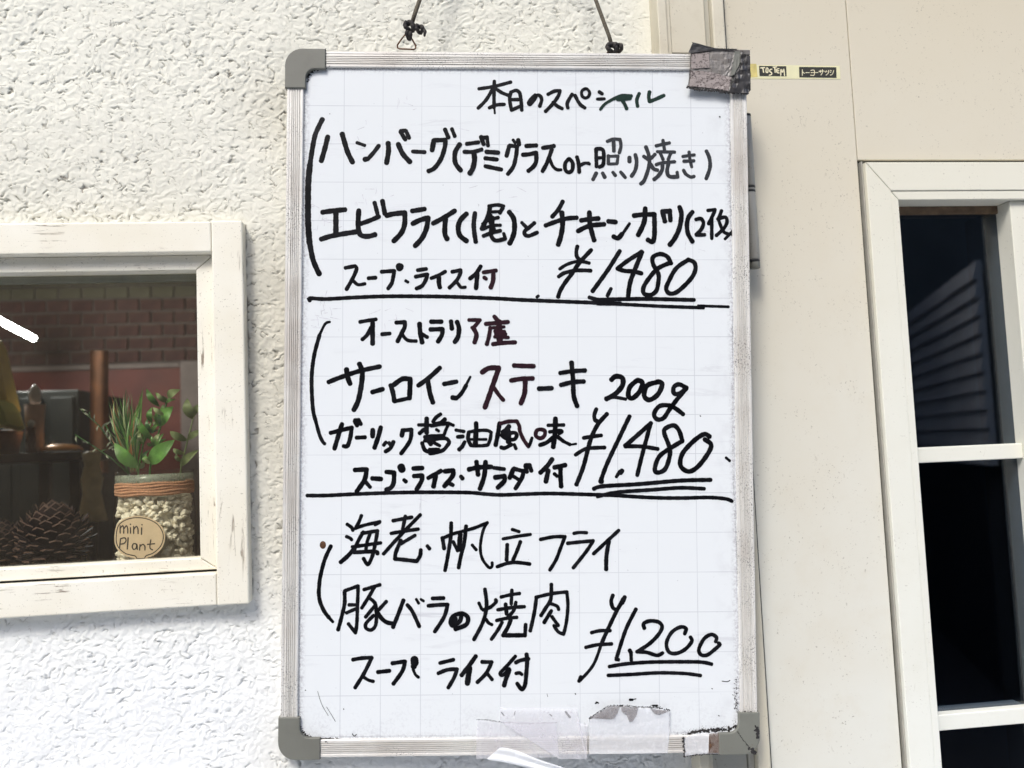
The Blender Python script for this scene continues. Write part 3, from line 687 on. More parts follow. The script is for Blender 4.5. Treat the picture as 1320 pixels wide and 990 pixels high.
# leaves
T3 = lambda x, y: (80 + x / 3.81, 480 + y / 3.81)
def leaf(parent, b, t_, w, Y, mat, bend=.012, tip=.5):
    B0 = at(*T3(*b), Y); B1 = at(*T3(*t_), Y - .006); d = B1 - B0; L = d.length; d.normalize(); s = d.cross(Vector((0, 1, 0))).normalized(); W = w * .80 / 3.81 * .00114 / 2
    n = 7; V, F = [], []
    for i in range(n + 1):
        u = i / n; ww = W * math.sin(math.pi * min(1, u ** .8 * .97 + .02)) ** .85; c_ = B0 + d * (L * u) - Vector((0, bend * math.sin(u * math.pi), 0))
        V += [c_ - s * ww - Vector((0, .25 * ww, 0)), c_, c_ + s * ww - Vector((0, .25 * ww, 0))]
    for i in range(n): a_ = 3 * i; F += [(a_, a_ + 1, a_ + 4, a_ + 3), (a_ + 1, a_ + 2, a_ + 5, a_ + 4)]
    o = mesh('leaf', V, F, mat, None, True); rel(o, parent); return o
def stem(parent, pts, Y, r, mat): return tube('stem', [at(*T3(*p), Y) for p in pts], r, mat, parent, 6)
PY = .115
p1 = empty('leafy_plant', (J.x + .01, J.y, J.z + H_ * .9)); tag(p1, 'broad-leaved green plant standing in the gravel jar', 'plant')
stem(p1, [(372, 560), (375, 470), (400, 345), (440, 240)], PY, .0013, M['leaf']); stem(p1, [(428, 560), (432, 470), (455, 360), (485, 262), (512, 150), (540, 110)], PY, .0014, M['leaf'])
for a_ in (((375, 470), (258, 348), 74, 'leaf'), ((432, 450), (552, 332), 88, 'leaf'), ((470, 262), (545, 168), 84, 'leaf'), ((478, 168), (415, 80), 36, 'leaf'), ((447, 335), (360, 212), 40, 'leaf'), ((520, 125), (580, 84), 46, 'pale_leaf'),
           ((440, 250), (442, 172), 34, 'leaf'), ((512, 150), (470, 100), 26, 'pale_leaf'), ((400, 345), (330, 350), 30, 'leaf'), ((455, 380), (500, 300), 30, 'leaf'), ((395, 440), (430, 380), 24, 'dark_leaf')):
    leaf(p1, a_[0], a_[1], a_[2], PY + random.uniform(-.012, .012), M[a_[3]])
for i in range(26):
    bx, by = random.choice(((400, 345), (440, 300), (455, 360), (485, 262), (432, 450), (375, 470), (512, 150), (500, 210)))
    a_ = random.uniform(-2.9, -.3); l_ = random.uniform(38, 75)
    leaf(p1, (bx, by), (bx + l_ * math.cos(a_), by + l_ * math.sin(a_)), random.uniform(16, 34), PY + random.uniform(-.02, .03), M[random.choice(['leaf', 'leaf', 'pale_leaf', 'dark_leaf', 'pale_leaf'])], random.uniform(-.01, .015))
p2 = empty('pale_plant', (J.x + .04, J.y + .03, J.z + H_ * .9)); tag(p2, 'pale grey-green leafy sprig at the right back of the jar', 'plant')
stem(p2, [(578, 560), (585, 460), (620, 320), (648, 210)], PY + .035, .0012, M['pale_leaf'])
for a_ in (((580, 460), (672, 380), 44), ((615, 330), (700, 280), 40), ((640, 230), (615, 128), 58), ((615, 335), (530, 290), 46), ((645, 215), (690, 150), 40), ((600, 400), (545, 375), 30), ((590, 440), (560, 400), 26)):
    leaf(p2, a_[0], a_[1], a_[2], PY + .035 + random.uniform(-.008, .008), M['pale_leaf'])
p3 = empty('grassy_plant', (J.x - .02, J.y + .01, J.z + H_ * .9)); tag(p3, 'tuft of dark green grassy blades left in the jar', 'plant')
rg = random.Random(11)
for i in range(90):
    bx, by = rg.uniform(330, 380), rg.uniform(440, 500); tx_, ty_ = rg.uniform(225, 400), rg.uniform(70, 330)
    if rg.random() < .3: bx, by = rg.uniform(300, 340), rg.uniform(300, 420)
    leaf(p3, (bx, by), (tx_, ty_), rg.uniform(6, 13), PY + rg.uniform(-.02, .03), M[rg.choice(['dark_leaf', 'dark_leaf', 'leaf', 'leaf', 'pale_leaf', 'tip_leaf'])], rg.uniform(-.02, .02))
p4 = empty('twiggy_plant', (J.x - .05, J.y + .02, J.z + H_ * .9)); tag(p4, 'twiggy sprig with small grey-green leaves leaning left from the jar', 'plant')
for s_ in ([(330, 500), (270, 380), (180, 260), (90, 180)], [(330, 500), (240, 420), (150, 360), (70, 310)], [(330, 500), (290, 400), (250, 330), (215, 260)]):
    stem(p4, s_, PY + .02, .0009, M['dark_leaf'])
    P_ = smooth_pts(s_, 22)
    for q_ in P_[6:]:
        a_ = rg.uniform(0, 6.28); l_ = rg.uniform(24, 44); leaf(p4, q_, (q_[0] + l_ * math.cos(a_), q_[1] + l_ * math.sin(a_)), rg.uniform(7, 12), PY + .02 + rg.uniform(-.01, .01), M[rg.choice(['grey_leaf', 'grey_leaf', 'dark_leaf'])], .003)
# pinecones
def pinecone(px, py, rpx, Y, label, seed):
    c_ = at(px, py, Y); R0 = rpx * (Y + 1.14) / 1100; rg = random.Random(seed); e = empty('pinecone', (c_.x, c_.y, sz)); tag(e, label, 'pinecone', 'pinecones on the inner sill')
    cz_ = sz + R0 * 1.02
    bm = bmesh.new(); bmesh.ops.create_uvsphere(bm, u_segments=16, v_segments=10, radius=R0 * .7, matrix=Matrix.Translation((c_.x, c_.y, cz_))); o = bmobj('core', bm, M['cone'], None, True); rel(o, e)
    V, F, mi = [], [], []
    n = 150
    for i in range(n):
        z_ = 1 - 2 * (i + .5) / n; a_ = i * 2.39996; rr = math.sqrt(max(0, 1 - z_ * z_)); d = Vector((rr * math.cos(a_), rr * math.sin(a_), z_))
        if d.y > .55: continue
        tl_ = (d + Vector((0, 0, .35))).normalized(); s_ = d.cross(Vector((0, 0, 1))).normalized() if rr > .1 else Vector((1, 0, 0)); L = R0 * rg.uniform(.95, 1.12); W = R0 * .17; C0 = Vector((c_.x, c_.y, cz_))
        b = len(V); a1 = C0 + d * R0 * .55; a2 = C0 + tl_ * L; up = Vector((0, 0, R0 * .07)); th = Vector((0, 0, -R0 * .045))
        V += [a1 - s_ * W * .4, a1 + s_ * W * .4, a2 + s_ * W, a2 + d * R0 * .08 + up, a2 - s_ * W]; V += [v_ + th for v_ in V[b:b + 5]]
        F += [(b, b + 1, b + 2, b + 3, b + 4), (b + 9, b + 8, b + 7, b + 6, b + 5), (b + 2, b + 7, b + 8, b + 3), (b + 3, b + 8, b + 9, b + 4), (b + 1, b + 6, b + 7, b + 2), (b + 4, b + 9, b + 5, b)]; mi += [0, 0, 1, 1, 0, 0]
    o = mesh('scales', V, F, M['cone']); o.data.materials.append(M['cone_edge']); o.data.polygons.foreach_set('material_index', mi); rel(o, e); o['kind'] = 'stuff'
pinecone(70, 690, 40, .13, 'dark pinecone on the inner sill left of the plant jar', 1)
pinecone(2, 696, 30, .15, 'dark pinecone at the far left end of the inner sill', 2)
# ------------------------------------------------------------------ whiteboard
MB = Matrix(((0.9948, 0.0959, 0.0354), (-0.0949, 0.9951, -0.0291), (-0.0380, 0.0255, 0.9990)))
bx_, by_ = MB.col[0].normalized(), MB.col[1].normalized(); bz_ = bx_.cross(by_).normalized(); by_ = bz_.cross(bx_).normalized()
MB = Matrix((bx_, by_, bz_)).transposed(); BC = Vector((0, -.056, 1.5))
board = empty('whiteboard'); board.matrix_world = Matrix.Translation(BC) @ MB.to_4x4()
tag(board, 'hanging whiteboard menu with aluminium frame and black Japanese handwriting', 'whiteboard')
def bl(u, v, w=0.0): return Vector((u / 1000 - .3, -w / 1000, .45 - v / 1000))     # board millimetres to its own metres
PW = -3.5                                                                          # enamel surface lies 3.5 mm behind the frame face
def bd(px, py, w=PW):
    "place on the board (mm from its top left corner) seen at this place of the photograph"
    d = MC @ Vector(((px - 660) / FPX, 1, -(py - 495) / FPX)); O = BC - by_ * (w / 1000); t_ = (O - CAM).dot(by_) / d.dot(by_)
    P = MB.transposed() @ (CAM + d * t_ - BC); return P.x * 1000 + 300, 450 - P.z * 1000
def bbox(name, u0, u1, v0, v1, w0, w1, mat, parent, bevel=.0005):
    a, b = bl(u0, v1, w1), bl(u1, v0, w0); o = box(name, a.x, b.x, a.y, b.y, a.z, b.z, mat, None, bevel); o.parent = parent; return o
bbox('enamel_panel', 20, 580, 19, 881, PW - 8, PW, M['enamel'], board, 0)
bbox('back_sheet', 12, 588, 12, 888, PW - 11, PW - 8.1, M['cap'], board, 0)
# ribbed aluminium profile: (distance from the outer edge, height)
prof = [(0, -15), (0, -1.2), (.8, 0), (3.2, 0), (3.7, -.7), (5.0, -.7)]
for k in range(5): s0 = 5.0 + k * 2.4; prof += [(s0 + .3, -.1), (s0 + 1.45, -.1), (s0 + 1.6, -1.5), (s0 + 2.25, -1.5)]
prof += [(17.6, -.1), (20.4, -.2), (21.4, -1.2), (21.6, PW - .3), (21.6, -8), (19, -15)]
def rail(name, horiz, at_edge, sgn, a0, a1, mat):
    V, F = [], []; n = len(prof)
    for a_ in (a0, a1):
        for s, w in prof:
            e_ = at_edge + sgn * s; V.append(bl(a_, e_, w) if horiz else bl(e_, a_, w))
    F = [(i, (i + 1) % n, n + (i + 1) % n, n + i) for i in range(n)] + [tuple(range(n)), tuple(range(n, 2 * n))[::-1]]
    o = mesh(name, V, F, mat, board)
    bm = bmesh.new(); bm.from_mesh(o.data); bmesh.ops.recalc_face_normals(bm, faces=bm.faces); bm.to_mesh(o.data); bm.free(); return o
rail('frame_rail', True, 0, 1, 24, 576, M['alu_h']); rail('frame_rail', True, 900, -1, 24, 576, M['alu_h'])
rail('frame_stile', False, 0, 1, 24, 876, M['alu_v']); rail('frame_stile', False, 600, -1, 24, 876, M['alu_v'])
def corner(fu, fv, r0=22, arm=50, wd=24.5):
    P = []
    for k in range(9): a_ = math.pi / 2 * k / 8; P.append((r0 - r0 * math.cos(a_) - 2.2, r0 - r0 * math.sin(a_) - 2.2))
    P += [(arm, -2.2), (arm, wd)]
    for k in range(7): a_ = math.pi / 2 * k / 6; P.append((wd + 12 - 12 * math.sin(a_), wd + 12 - 12 * math.cos(a_)))
    P += [(wd, arm), (-2.2, arm)]
    pts = [(u if fu else 600 - u, v if fv else 900 - v) for u, v in P]
    poly = [(bl(u, v).x, bl(u, v).z) for u, v in pts]
    return prism('corner_cap', poly, -.0022, .017, M['cap'], board, .0011, 3, world=False)
for fu in (1, 0):
    for fv in (1, 0): corner(fu, fv)
# hanging ring riveted behind the top rail
ring = [(345, 372), (300, 430), (266, 480), (268, 508), (290, 520), (370, 523), (440, 527), (460, 515), (462, 488), (435, 440), (408, 392)]
tube('hanger_ring', [bl(*bd(480 + x / 8.25, y / 8.25, -6), -6) for x, y in ring], .0011, M['rust'], board, 8, True, world=False)
tube('hanger_ring', [bl(*bd(x, y, -8), -8) for x, y in ((780, 74), (784, 66), (794, 66), (798, 74))], .0011, M['rust'], board, 8, False, world=False)
lathe_c = bl(*bd(416.2, 702.5), PW)
o = lathe('rusty_rivet', (0, 0, 0), [(.001, .0003), (.0030, .0002), (.0042, -.0004), (.0046, -.0012)], M['rust2'] if 'rust2' in M else M['rust'], None, 16)
for v_ in o.data.vertices: x, y, z = v_.co; v_.co = (x, -z - .0003, y * 1.25)
o.parent = board; o.location = lathe_c

# handwriting
INK = """L title|black handwritten heading line at the top of the board
T 600 90 4.889 21
85,120 180,105 285,78
182,72 180,160 180,240
12;182,240 185,275
172,120 130,190 80,242
195,122 230,145 268,160
150,240 195,222 245,218
285,148 278,185 290,255
285,142 320,130 342,145 | 350,190 355,255
290,188 352,188
290,255 355,225
440,160 412,185 398,210 408,218 432,190 450,162 470,165 480,190 468,230
520,155 560,135 595,132 | 585,165 550,215 505,262
552,205 580,230 610,245
645,240 642,208 672,155
690,162 720,215 752,240
18;755,120 733,135 735,165 755,178 775,168 782,145 770,125 755,120
843,140 862,152
18;830,185 875,183
M dark_ink
17;850,250 880,215 935,182
19;935,183 985,163 1045,165
26;960,185 1000,183 1035,178
985,190 1002,215 1015,245
1095,150 1080,190 1085,230
22;1160,140 1155,170 1160,200 | 1200,185 1250,162
M ink
L menu_line|black handwritten first dish line
T 380 140 6 36
255,217 235,300 205,405
367,197 385,260 410,340 447,415
24;482,264 540,285
30;650,287 610,340 567,388
36;565,388 542,393
722,268 725,330 710,420
800,275 835,350 890,412
30;818,180 855,240
28;860,172 885,228
30;820,175 855,170
28;912,332 1005,337
1075,248 1062,322
32;1075,245 1165,243 | 1160,300 1130,390 1080,460 1035,483
30;1162,162 1188,225
27;1215,158 1237,213
34;1275,278 1240,340 1242,420 1283,478
T 580 160 7.333 38
34;160,187 270,172
38;295,122 318,190
32;350,122 360,205
36;300,128 350,128
34;135,262 220,262 300,240
44;225,265 232,340 215,420 188,465
345,262 458,270
335,323 445,335
335,398 485,430
560,208 535,302
36;565,203 635,212 | 625,300 600,400 548,472
28;597,150 618,178
36;645,150 655,195
720,207 815,202
690,290 750,285 815,270 | 815,350 790,400 742,442
878,225 930,218 982,207
36;962,240 920,360 875,445
28;945,330 970,395 1010,430 1050,432
34;1123,330 1090,370 1090,430 1120,456 1155,435 1160,370 1133,332 1123,330
34;1200,312 1215,370 1222,452
24;1225,402 1260,370 1312,368
T 750 160 6.6 30
24;-5,348 30,332 65,340
120,215 125,360
120,212 165,212 185,240 182,340 150,365
26;125,290 175,285
M grey_ink
26;216,147 270,128 325,132 | 332,190 318,245
270,150 272,228
27;225,270 225,335
25;222,275 308,272 | 300,335
24;225,340 300,338
122,418 95,472
177,418 195,452
27;264,410 285,438
27;330,408 370,455
32;405,285 405,320
455,260 466,320 455,390 423,443
545,195 568,260 575,330 560,400 530,480 502,508
28;527,275 560,300
28;622,258 590,290
585,340 610,380 642,392
27;632,185 745,160
27;690,138 702,215
25;642,235 790,238
26;662,235 690,300
26;758,242 735,300
25;632,345 680,330 790,320
685,340 682,390 650,440 615,470
737,330 725,400 745,445 815,448
26;810,410 815,450
23;857,275 957,262
25;867,316 953,312
25;912,237 920,300 935,365
27;865,392 885,425 925,450 955,445
1060,230 1085,290 1090,370 1058,465
M ink
L menu_line|black handwritten second dish line
T 380 240 6 36
215,202 300,190 388,182
38;318,200 318,370
205,410 300,382 480,352
495,188 490,290 497,355 520,383 570,388 620,375
33;512,290 590,262 650,235
30;617,128 640,215
33;678,115 697,215
710,228 760,215 850,205 | 850,290 825,360 765,425
34;908,192 1003,177
912,290 970,262 1030,245 | 1020,320 985,400 930,462
34;1070,288 1150,245 1238,190
1165,250 1160,360 1178,408
T 580 250 7.072 42
150,182 95,240 75,310 92,380 150,428
38;228,175 217,270 222,350 235,435
30;355,112 430,100 490,112
34;480,130 455,172
38;365,115 348,200 320,260 290,318
26;370,165 450,160
30;440,215 350,240 300,275
27;460,285 380,290 300,322
32;460,335 380,355 305,383
34;392,215 375,330 380,390 420,425 505,408
28;490,360 505,408
46;365,200 395,330
540,165 582,230 588,330 570,400 545,450
30;655,262 700,308
34;770,265 720,308 682,340 684,370 720,383 795,352
36;1028,70 990,140 932,208
38;872,288 960,255 1060,225 1155,217
1020,172 1027,280 1012,380 987,462
T 750 250 6 34
-5,205 60,195 128,190
34;-30,288 20,262 80,243 172,235
58,142 62,230 78,300 95,358
34;205,212 262,218
34;245,330 280,342 310,310
22;310,315 345,265 368,230
34;403,168 470,160 560,158 | 562,240 560,330 545,370 510,355
35;490,112 485,200 465,260 435,318
34;622,133 642,212
32;680,128 685,205
34;622,135 680,135
755,102 770,160 755,260 720,340 680,393
32;855,140 825,180 812,240 822,310 855,368
27;882,198 920,192 940,225 925,270 885,315
26;885,318 950,315
26;975,128 1030,122 | 1020,150 980,232
26;1005,180 1005,345
26;1080,130 1055,200
26;1050,195 1110,180 1122,220 1095,270 1040,322
24;1060,210 1095,290 1140,312
18;1165,285 1165,320
22;1160,295 1108,348
L included_line|small black handwritten soup and rice line under the second dish
T 380 240 6 28
392,632 465,618 | 478,640 450,710 400,798
24;455,735 490,762 542,755
570,712 625,708
672,662 770,655 | 762,700 750,750 722,792
46;805,618 818,632
44;820,618 808,636
22;858,732 875,742
950,650 1017,640
935,700 1025,682 | 1015,720 985,770 940,792
26;1055,712 1110,690 1165,660
32;1115,700 1115,750 1122,782
T 580 250 7.072 32
20,710 98,695 | 92,730 60,790 -5,855
27;70,812 100,850 140,850
34;280,660 240,722 182,772
37;250,730 238,860
M plum_ink
32;305,715 420,698
37;395,710 393,790 372,852
32;312,762 330,775
M ink
L price|large black handwritten first price with a double underline
T 700 300 9.9 46
438,175 425,240 435,310 480,350
50;615,220 530,310 470,380 430,430 370,520 280,640 220,740 193,818
40;212,463 300,408 420,370 530,375
42;540,375 588,388
200,560 270,515 400,485 520,480 608,485
T 750 250 6 31
293,442 200,590 83,752
27;225,733 198,788
462,448 350,520 275,578 | 330,595 400,600 462,615
33;465,450 420,560 375,680 358,788
690,538 660,485 605,465 550,490 552,545 592,620 590,690 575,750 530,782 480,770 478,720 525,645 590,575 688,530
822,510 730,575 670,680 652,735 680,770 740,755 840,660 878,585 868,530 822,508
28;58,800 130,818 250,815 500,812 868,820
24;120,850 300,853 600,868 940,880
L divider|upper black hand-drawn line dividing the menu
T 0 0 1 4.6
399.5,387.5 399,384.5 420,385.5 455,383.6 500,382 560,382.2 600,383.2 640,384.8 680,387 760,390 800,391.4
3.4;900,394.2 939,395.5
3.5;692,383 694,381.5
L bracket|tall black hand-drawn curved bracket beside the first two dishes
T 0 0 1 7
5.8;415.5,154 411,163 406,175 402.5,193 399.5,213
399.5,213 397.5,235 397,265 397.3,290 399,313
6.2;399,312 403,333 408,346 411.5,353
L origin_line|black handwritten origin line of the second menu block
T 380 390 6 31
27;505,150 560,140 628,130
33;602,140 602,318
28;588,195 560,250 523,285
28;675,245 735,240
30;785,155 850,152 | 850,190 825,240 795,300
25;825,240 870,290 938,298
33;965,165 970,230 985,308
27;985,245 1025,268
1055,148 1135,148
1050,208 1142,205 | 1138,250 1107,303
1208,145 1215,203
33;1255,150 1270,200 1262,265 1237,305
T 580 390 6 32
M plum_ink
26;147,135 233,135 | 190,185 170,195
183,200 205,250 190,308
30;343,108 370,140
29;277,165 450,150
28;312,195 302,260 285,322
42;378,150 385,300
22;330,195 420,188
28;350,222 420,227
24;345,265 450,270
28;355,242 430,245
30;333,322 420,312 505,308
M ink
L menu_line|black handwritten steak line
T 380 390 6 33
262,615 350,580 500,530 658,495
35;400,518 410,580 428,628
36;500,475 522,540 513,650 490,760 457,830
600,693 680,670
742,640 760,700 770,760
35;765,637 830,592 893,592 | 890,680 887,740
28;770,765 890,738
33;955,642 1040,580 1122,505
34;1030,610 1045,700 1068,772
32;1155,630 1250,612
T 580 390 6 36
33;20,735 50,740
28;50,742 90,700 125,640
18;115,655 157,575
M plum_ink
35;248,540 300,508 378,505 | 345,600 300,730 270,812
28;335,650 375,710 413,755
32;495,487 560,490 648,492
32;472,603 550,590 640,587
34;582,600 577,700 548,780
M ink
32;688,666 788,662
30;852,545 950,530 1045,525
31;858,637 950,615 1035,610
33;940,465 952,600 957,720 983,800
L weight|black handwritten weight beside the steak line
T 750 470 5.5 32
33;210,107 240,84 287,95 287,150 235,210 175,243
22;175,242 230,232 310,245
385,117 340,160 330,220 360,238 410,190 430,130 400,112 385,117
530,125 462,150 442,220 480,250 540,210 570,140 545,122 530,125
29;740,165 690,140 652,160 655,205 700,202 742,162
29;740,170 680,240 620,320 580,378 535,388 512,350 550,295 620,290 670,315 718,352
L price|large black handwritten steak price with a double underline
T 750 470 5.5 27
26;103,315 88,360 95,395 110,400
28;178,350 110,430 60,540 12,720 -38,850
25;12,520 70,510 138,502
25;-45,640 10,605 60,592 162,588
28;338,367 260,530 180,700 133,825
30;132,828 142,828
22;270,755 245,795
30;285,752 275,768
29;490,415 400,495 308,575
26;308,580 420,580 538,598
485,425 460,520 425,650 393,783
29;712,540 690,470 655,432 605,445 583,480 622,590 620,660 590,740 540,765 517,740 550,650 640,585 712,542
30;905,510 868,493 800,535 720,620 697,690 712,735 765,757 830,715 900,620 915,565 870,530
18;1022,660 1048,682
26;85,880 150,862 400,847 700,822 913,817
24;110,935 250,905 500,887 700,873 868,880
L menu_line|black handwritten garlic sauce line
T 380 520 6 32
30;277,228 350,210 440,187 | 430,260 408,328 378,330
365,160 340,240 307,350
28;462,138 483,172
27;495,130 512,162
28;465,130 495,128
28;478,265 543,262
34;603,205 602,255
665,185 645,260 617,342
25;688,322 705,300
26;728,305 740,320
28;763,298 740,345 702,372
835,210 828,250
28;832,208 903,203 | 890,290 822,388
T 520 530 11 46
55;330,105 328,230 330,305
40;215,195 300,195 390,200
48;230,313 290,262
44;528,42 460,92 420,150
48;588,115 540,160
44;395,208 500,188 640,172 
38;640,172 708,200
36;468,260 500,282
38;635,195 605,255 578,330
36;430,180 560,150
50;305,368 430,355 565,352
48;265,452 300,545 350,575
46;330,410 430,400 590,385 648,435 620,490 560,555 450,590 375,600
50;340,400 390,470
44;370,545 500,545
40;440,450 515,490
40;300,420 420,420
40;745,268 860,288
46;768,365 845,358
T 520 530 11 44
44;870,435 835,500
50;835,500 790,545
52;1030,170 1035,270
46;925,300 918,400 955,480 
40;930,295 1050,275 1180,272 1245,300 | 1230,400 1200,475
40;955,488 1100,490 1195,480
60;1030,270 1020,470
32;930,400 1060,400 1175,400
T 620 530 9.4286 44
225,145 208,260 178,410
M plum_ink
38;240,150 330,125 435,122 | 465,180 475,250 520,350 578,430
M ink
32;590,415 620,325
46;340,185 300,230 265,255
40;250,290 300,330 400,345 435,290 400,262 290,280
56;330,240 335,370
40;245,440 290,448 370,405
34;405,405 425,455
M plum_ink
40;720,222 675,240 668,300 720,330 770,300 775,240 720,222
M ink
36;815,172 1005,168
36;835,252 960,235 985,252 950,272
50;905,90 900,250 878,435
42;880,315 800,380 715,412
40;930,310 1000,365 
34;1000,365 1080,405 
22;1080,408 1155,397
L included_line|small black handwritten soup, rice and salad line
T 380 520 6 33
465,515 555,510 | 540,590 480,680
27;550,610 583,648
600,580 667,585
32;708,530 768,535 | 765,610 745,650 708,668
50;822,492 830,512
28;845,592 860,605
917,503 987,500
32;922,562 985,558 | 980,600 942,665
30;1032,577 1130,522
1090,560 1073,642
T 560 520 6 33
80,525 145,518 | 140,560 77,640
28;105,612 143,632
30;205,565 217,580
267,510 340,495 440,490
325,452 337,550
395,452 385,560 352,660
27;460,498 540,508
470,572 540,562 | 540,600 490,650
610,508 582,575
30;615,505 690,525 | 675,580 627,658
26;612,565 655,592
30;705,485 715,530
28;735,475 750,522
32;705,480 738,480
910,433 870,487 820,535
34;880,520 862,605
32;928,495 1012,477
32;975,490 975,570 980,642
26;928,545 948,562
L bracket|black hand-drawn curved bracket beside the steak block
T 0 0 1 4.4
3.2;425,415 419,417.8 412,431.7
4.6;412,431.7 405.3,456.7 402,481.7 402,506.7 403.8,530 406.7,541.7
4.2;406.7,541.7 411.7,560 415.8,569 418.5,572
L divider|lower black hand-drawn line dividing the menu
T 0 0 1 4.4
396,638.8 421,638.7 463,636.7 530,634.7 600,634.9 625,636.8 647,638 677,636.9 710,636.2 760,637.5 790,638.5 841,641.5 880,642 913,641.3 935,643 943.5,646
L menu_line|black handwritten seafood fry line
T 400 650 6 25
395,88 375,140 352,180
25;285,155 320,180 330,202
24;350,187 420,162 538,135
22;500,160 538,140
24;280,250 308,262 320,275
30;335,350 290,400 235,448
26;410,215 375,275 345,340
26;400,225 520,205 | 503,300 480,400 445,465 412,420
25;325,330 545,298
24;462,230 440,290 430,350
27;340,372 500,365 520,382
26;345,340 338,372
640,127 785,100
735,92 715,190
25;850,82 740,195 650,290 567,383
625,225 720,208 835,192
24;810,240 700,305
27;700,280 662,370 655,422 | 740,430 822,440 | 848,400 855,352
26;905,322 922,343
27;1022,260 1035,342
23;1025,262 1100,230 1180,208 1270,182 1370,142
27;1090,145 1085,260 1060,420 1042,512
24;1105,290 1140,360
34;1160,235 1150,350
27;1205,170 1190,300 1165,400 1147,492
T 600 650 6 23
21;168,142 135,210 115,330 130,420 180,488 205,480 206,452
22;52,315 83,352
23;362,195 415,212
290,268 400,248 503,233
27;323,312 318,430
26;425,290 395,370 368,430
25;245,483 330,455 400,450 498,462
25;580,272 680,252 770,250 | 735,340 700,430 652,508
23;838,225 880,218 937,220
25;790,302 880,292 988,282 | 930,370 833,492
25;1185,202 1100,280 990,383
29;1108,290 1090,400 1088,502
L menu_line|black handwritten grilled pork line
T 400 740 6 27
265,140 265,230 240,340 215,430
25;265,130 370,92 | 365,250 360,380 350,455 | 295,385
24;300,238 362,238
24;280,300 360,265
25;415,120 538,83
25;500,95 450,180 398,262
25;450,180 500,225 512,300 505,395 470,432 432,418 432,380 490,320
25;495,250 428,332
25;588,212 530,275
29;510,280 550,340 590,372 638,382
28;720,203 680,310 640,410
27;750,238 790,290 843,405
20;820,195 838,225
19;855,195 876,208
945,188 1032,185
912,245 990,238 1062,235 | 1035,330 962,445
30;1170,312 1155,365 1105,398 1084,370 1110,322 1175,305 1218,335 1205,390 1122,425
44;1115,345 1110,385
T 600 740 6.1875 27
155,120 168,250 140,380 67,522
23;107,230 130,278
25;240,205 245,220 200,262 140,285
24;165,362 185,390 212,404
25;285,183 360,165 432,155
25;370,128 365,240
26;257,285 370,267 470,260
28;320,240 328,318
26;402,225 385,290 340,340
25;248,370 330,352 410,345
26;292,385 262,440 207,520
29;362,360 340,420 300,488 
31;300,488 475,488
27;475,485 480,402
565,190 550,300 517,452
25;562,185 690,155 808,142 | 817,250 805,380 783,478 | 740,460 705,410
27;685,82 680,200 640,270 602,330
24;680,235 730,255 743,282
685,292 628,385
25;690,340 740,410
L included_line|small black handwritten soup and rice line at the bottom
T 400 740 6 28
27;330,662 400,650 475,647 | 420,760 347,878
23;410,795 450,820 488,830
28;523,758 613,748
635,690 733,675 | 712,750 643,848
52;805,660 808,690
40;802,700 800,715
20;795,735 812,775 837,798
26;1002,688 1108,662
27;990,767 1060,740 1135,735 | 1112,800 1067,878
30;1280,635 1230,705 1170,782
38;1232,725 1215,845
T 600 740 6.1875 27
132,700 210,702 | 165,790 95,862
25;172,790 212,840
26;398,655 330,732 280,785 285,805 310,798 350,755
32;350,765 325,830 308,888
27;402,705 440,687 505,675
29;487,640 492,690 485,790 475,880 450,918 412,872
24;402,792 430,787 450,800
L price|large black handwritten third price with a double underline
T 740 750 6 25
27;300,105 287,150 300,200 325,215
28;392,118 330,225 260,370 215,470
22;215,470 150,640 50,760
34;385,130 370,160
26;52,735 38,768
135,393 200,378 280,377
25;90,507 180,487 290,480
27;478,212 400,370 328,590
26;325,600 343,602
30;430,530 438,545
25;440,545 442,605
27;543,358 538,322 590,302 655,312 680,350 650,410 580,480 488,540
26;485,540 560,545 640,568 685,550
26;855,402 865,360 820,350 755,390 715,470 732,540 790,553 860,520 910,460 900,428
26;1095,462 1100,428 1060,407 1005,440 965,520 982,563 1030,565 1090,520 1128,485 1118,475
25;272,655 400,634 600,620 900,618 1000,622 1063,636
24;262,723 450,715 650,703 850,708 978,724
L bracket|black hand-drawn curved bracket beside the third block
T 0 0 1 4.6
426.5,704 418.5,721.7 413,743 411.5,755 411,765 412.7,776 418,788 424,796
3.6;424,796 429,801.5
L stray_marks|small stray marker specks on the board
T 380 140 6 5
270,40 272,42
T 740 750 6 6
1145,768 1185,772 1205,762
1065,825 1070,828
T 580 870 6.6 10
440,320 460,345
6;545,345 555,310
16;985,315 1020,360
8;850,335 868,350
8;1245,230 1265,240
7;1065,158 1070,165
3;825,160 832,185
T 740 870 5.077 10
14;365,162 382,162
5;382,160 405,156
10;515,200 545,200
8;140,185 155,180
5;945,265 950,268
T 330 870 6.6 7
8;420,130 421,131
8;745,290 746,291
6;820,500 835,520 855,505
3;525,140 560,250 615,345
3;600,270 650,350 675,395
6;1080,545 1090,550
T 750 470 5.5 6
838,363 842,366
T 860 0 5.5 8
370,828 374,830
"""
rnd = random.Random(5)
def parse(s): return [tuple(float(c) for c in q.split(',')) for q in s.split()]
lines = []; cur_ = None
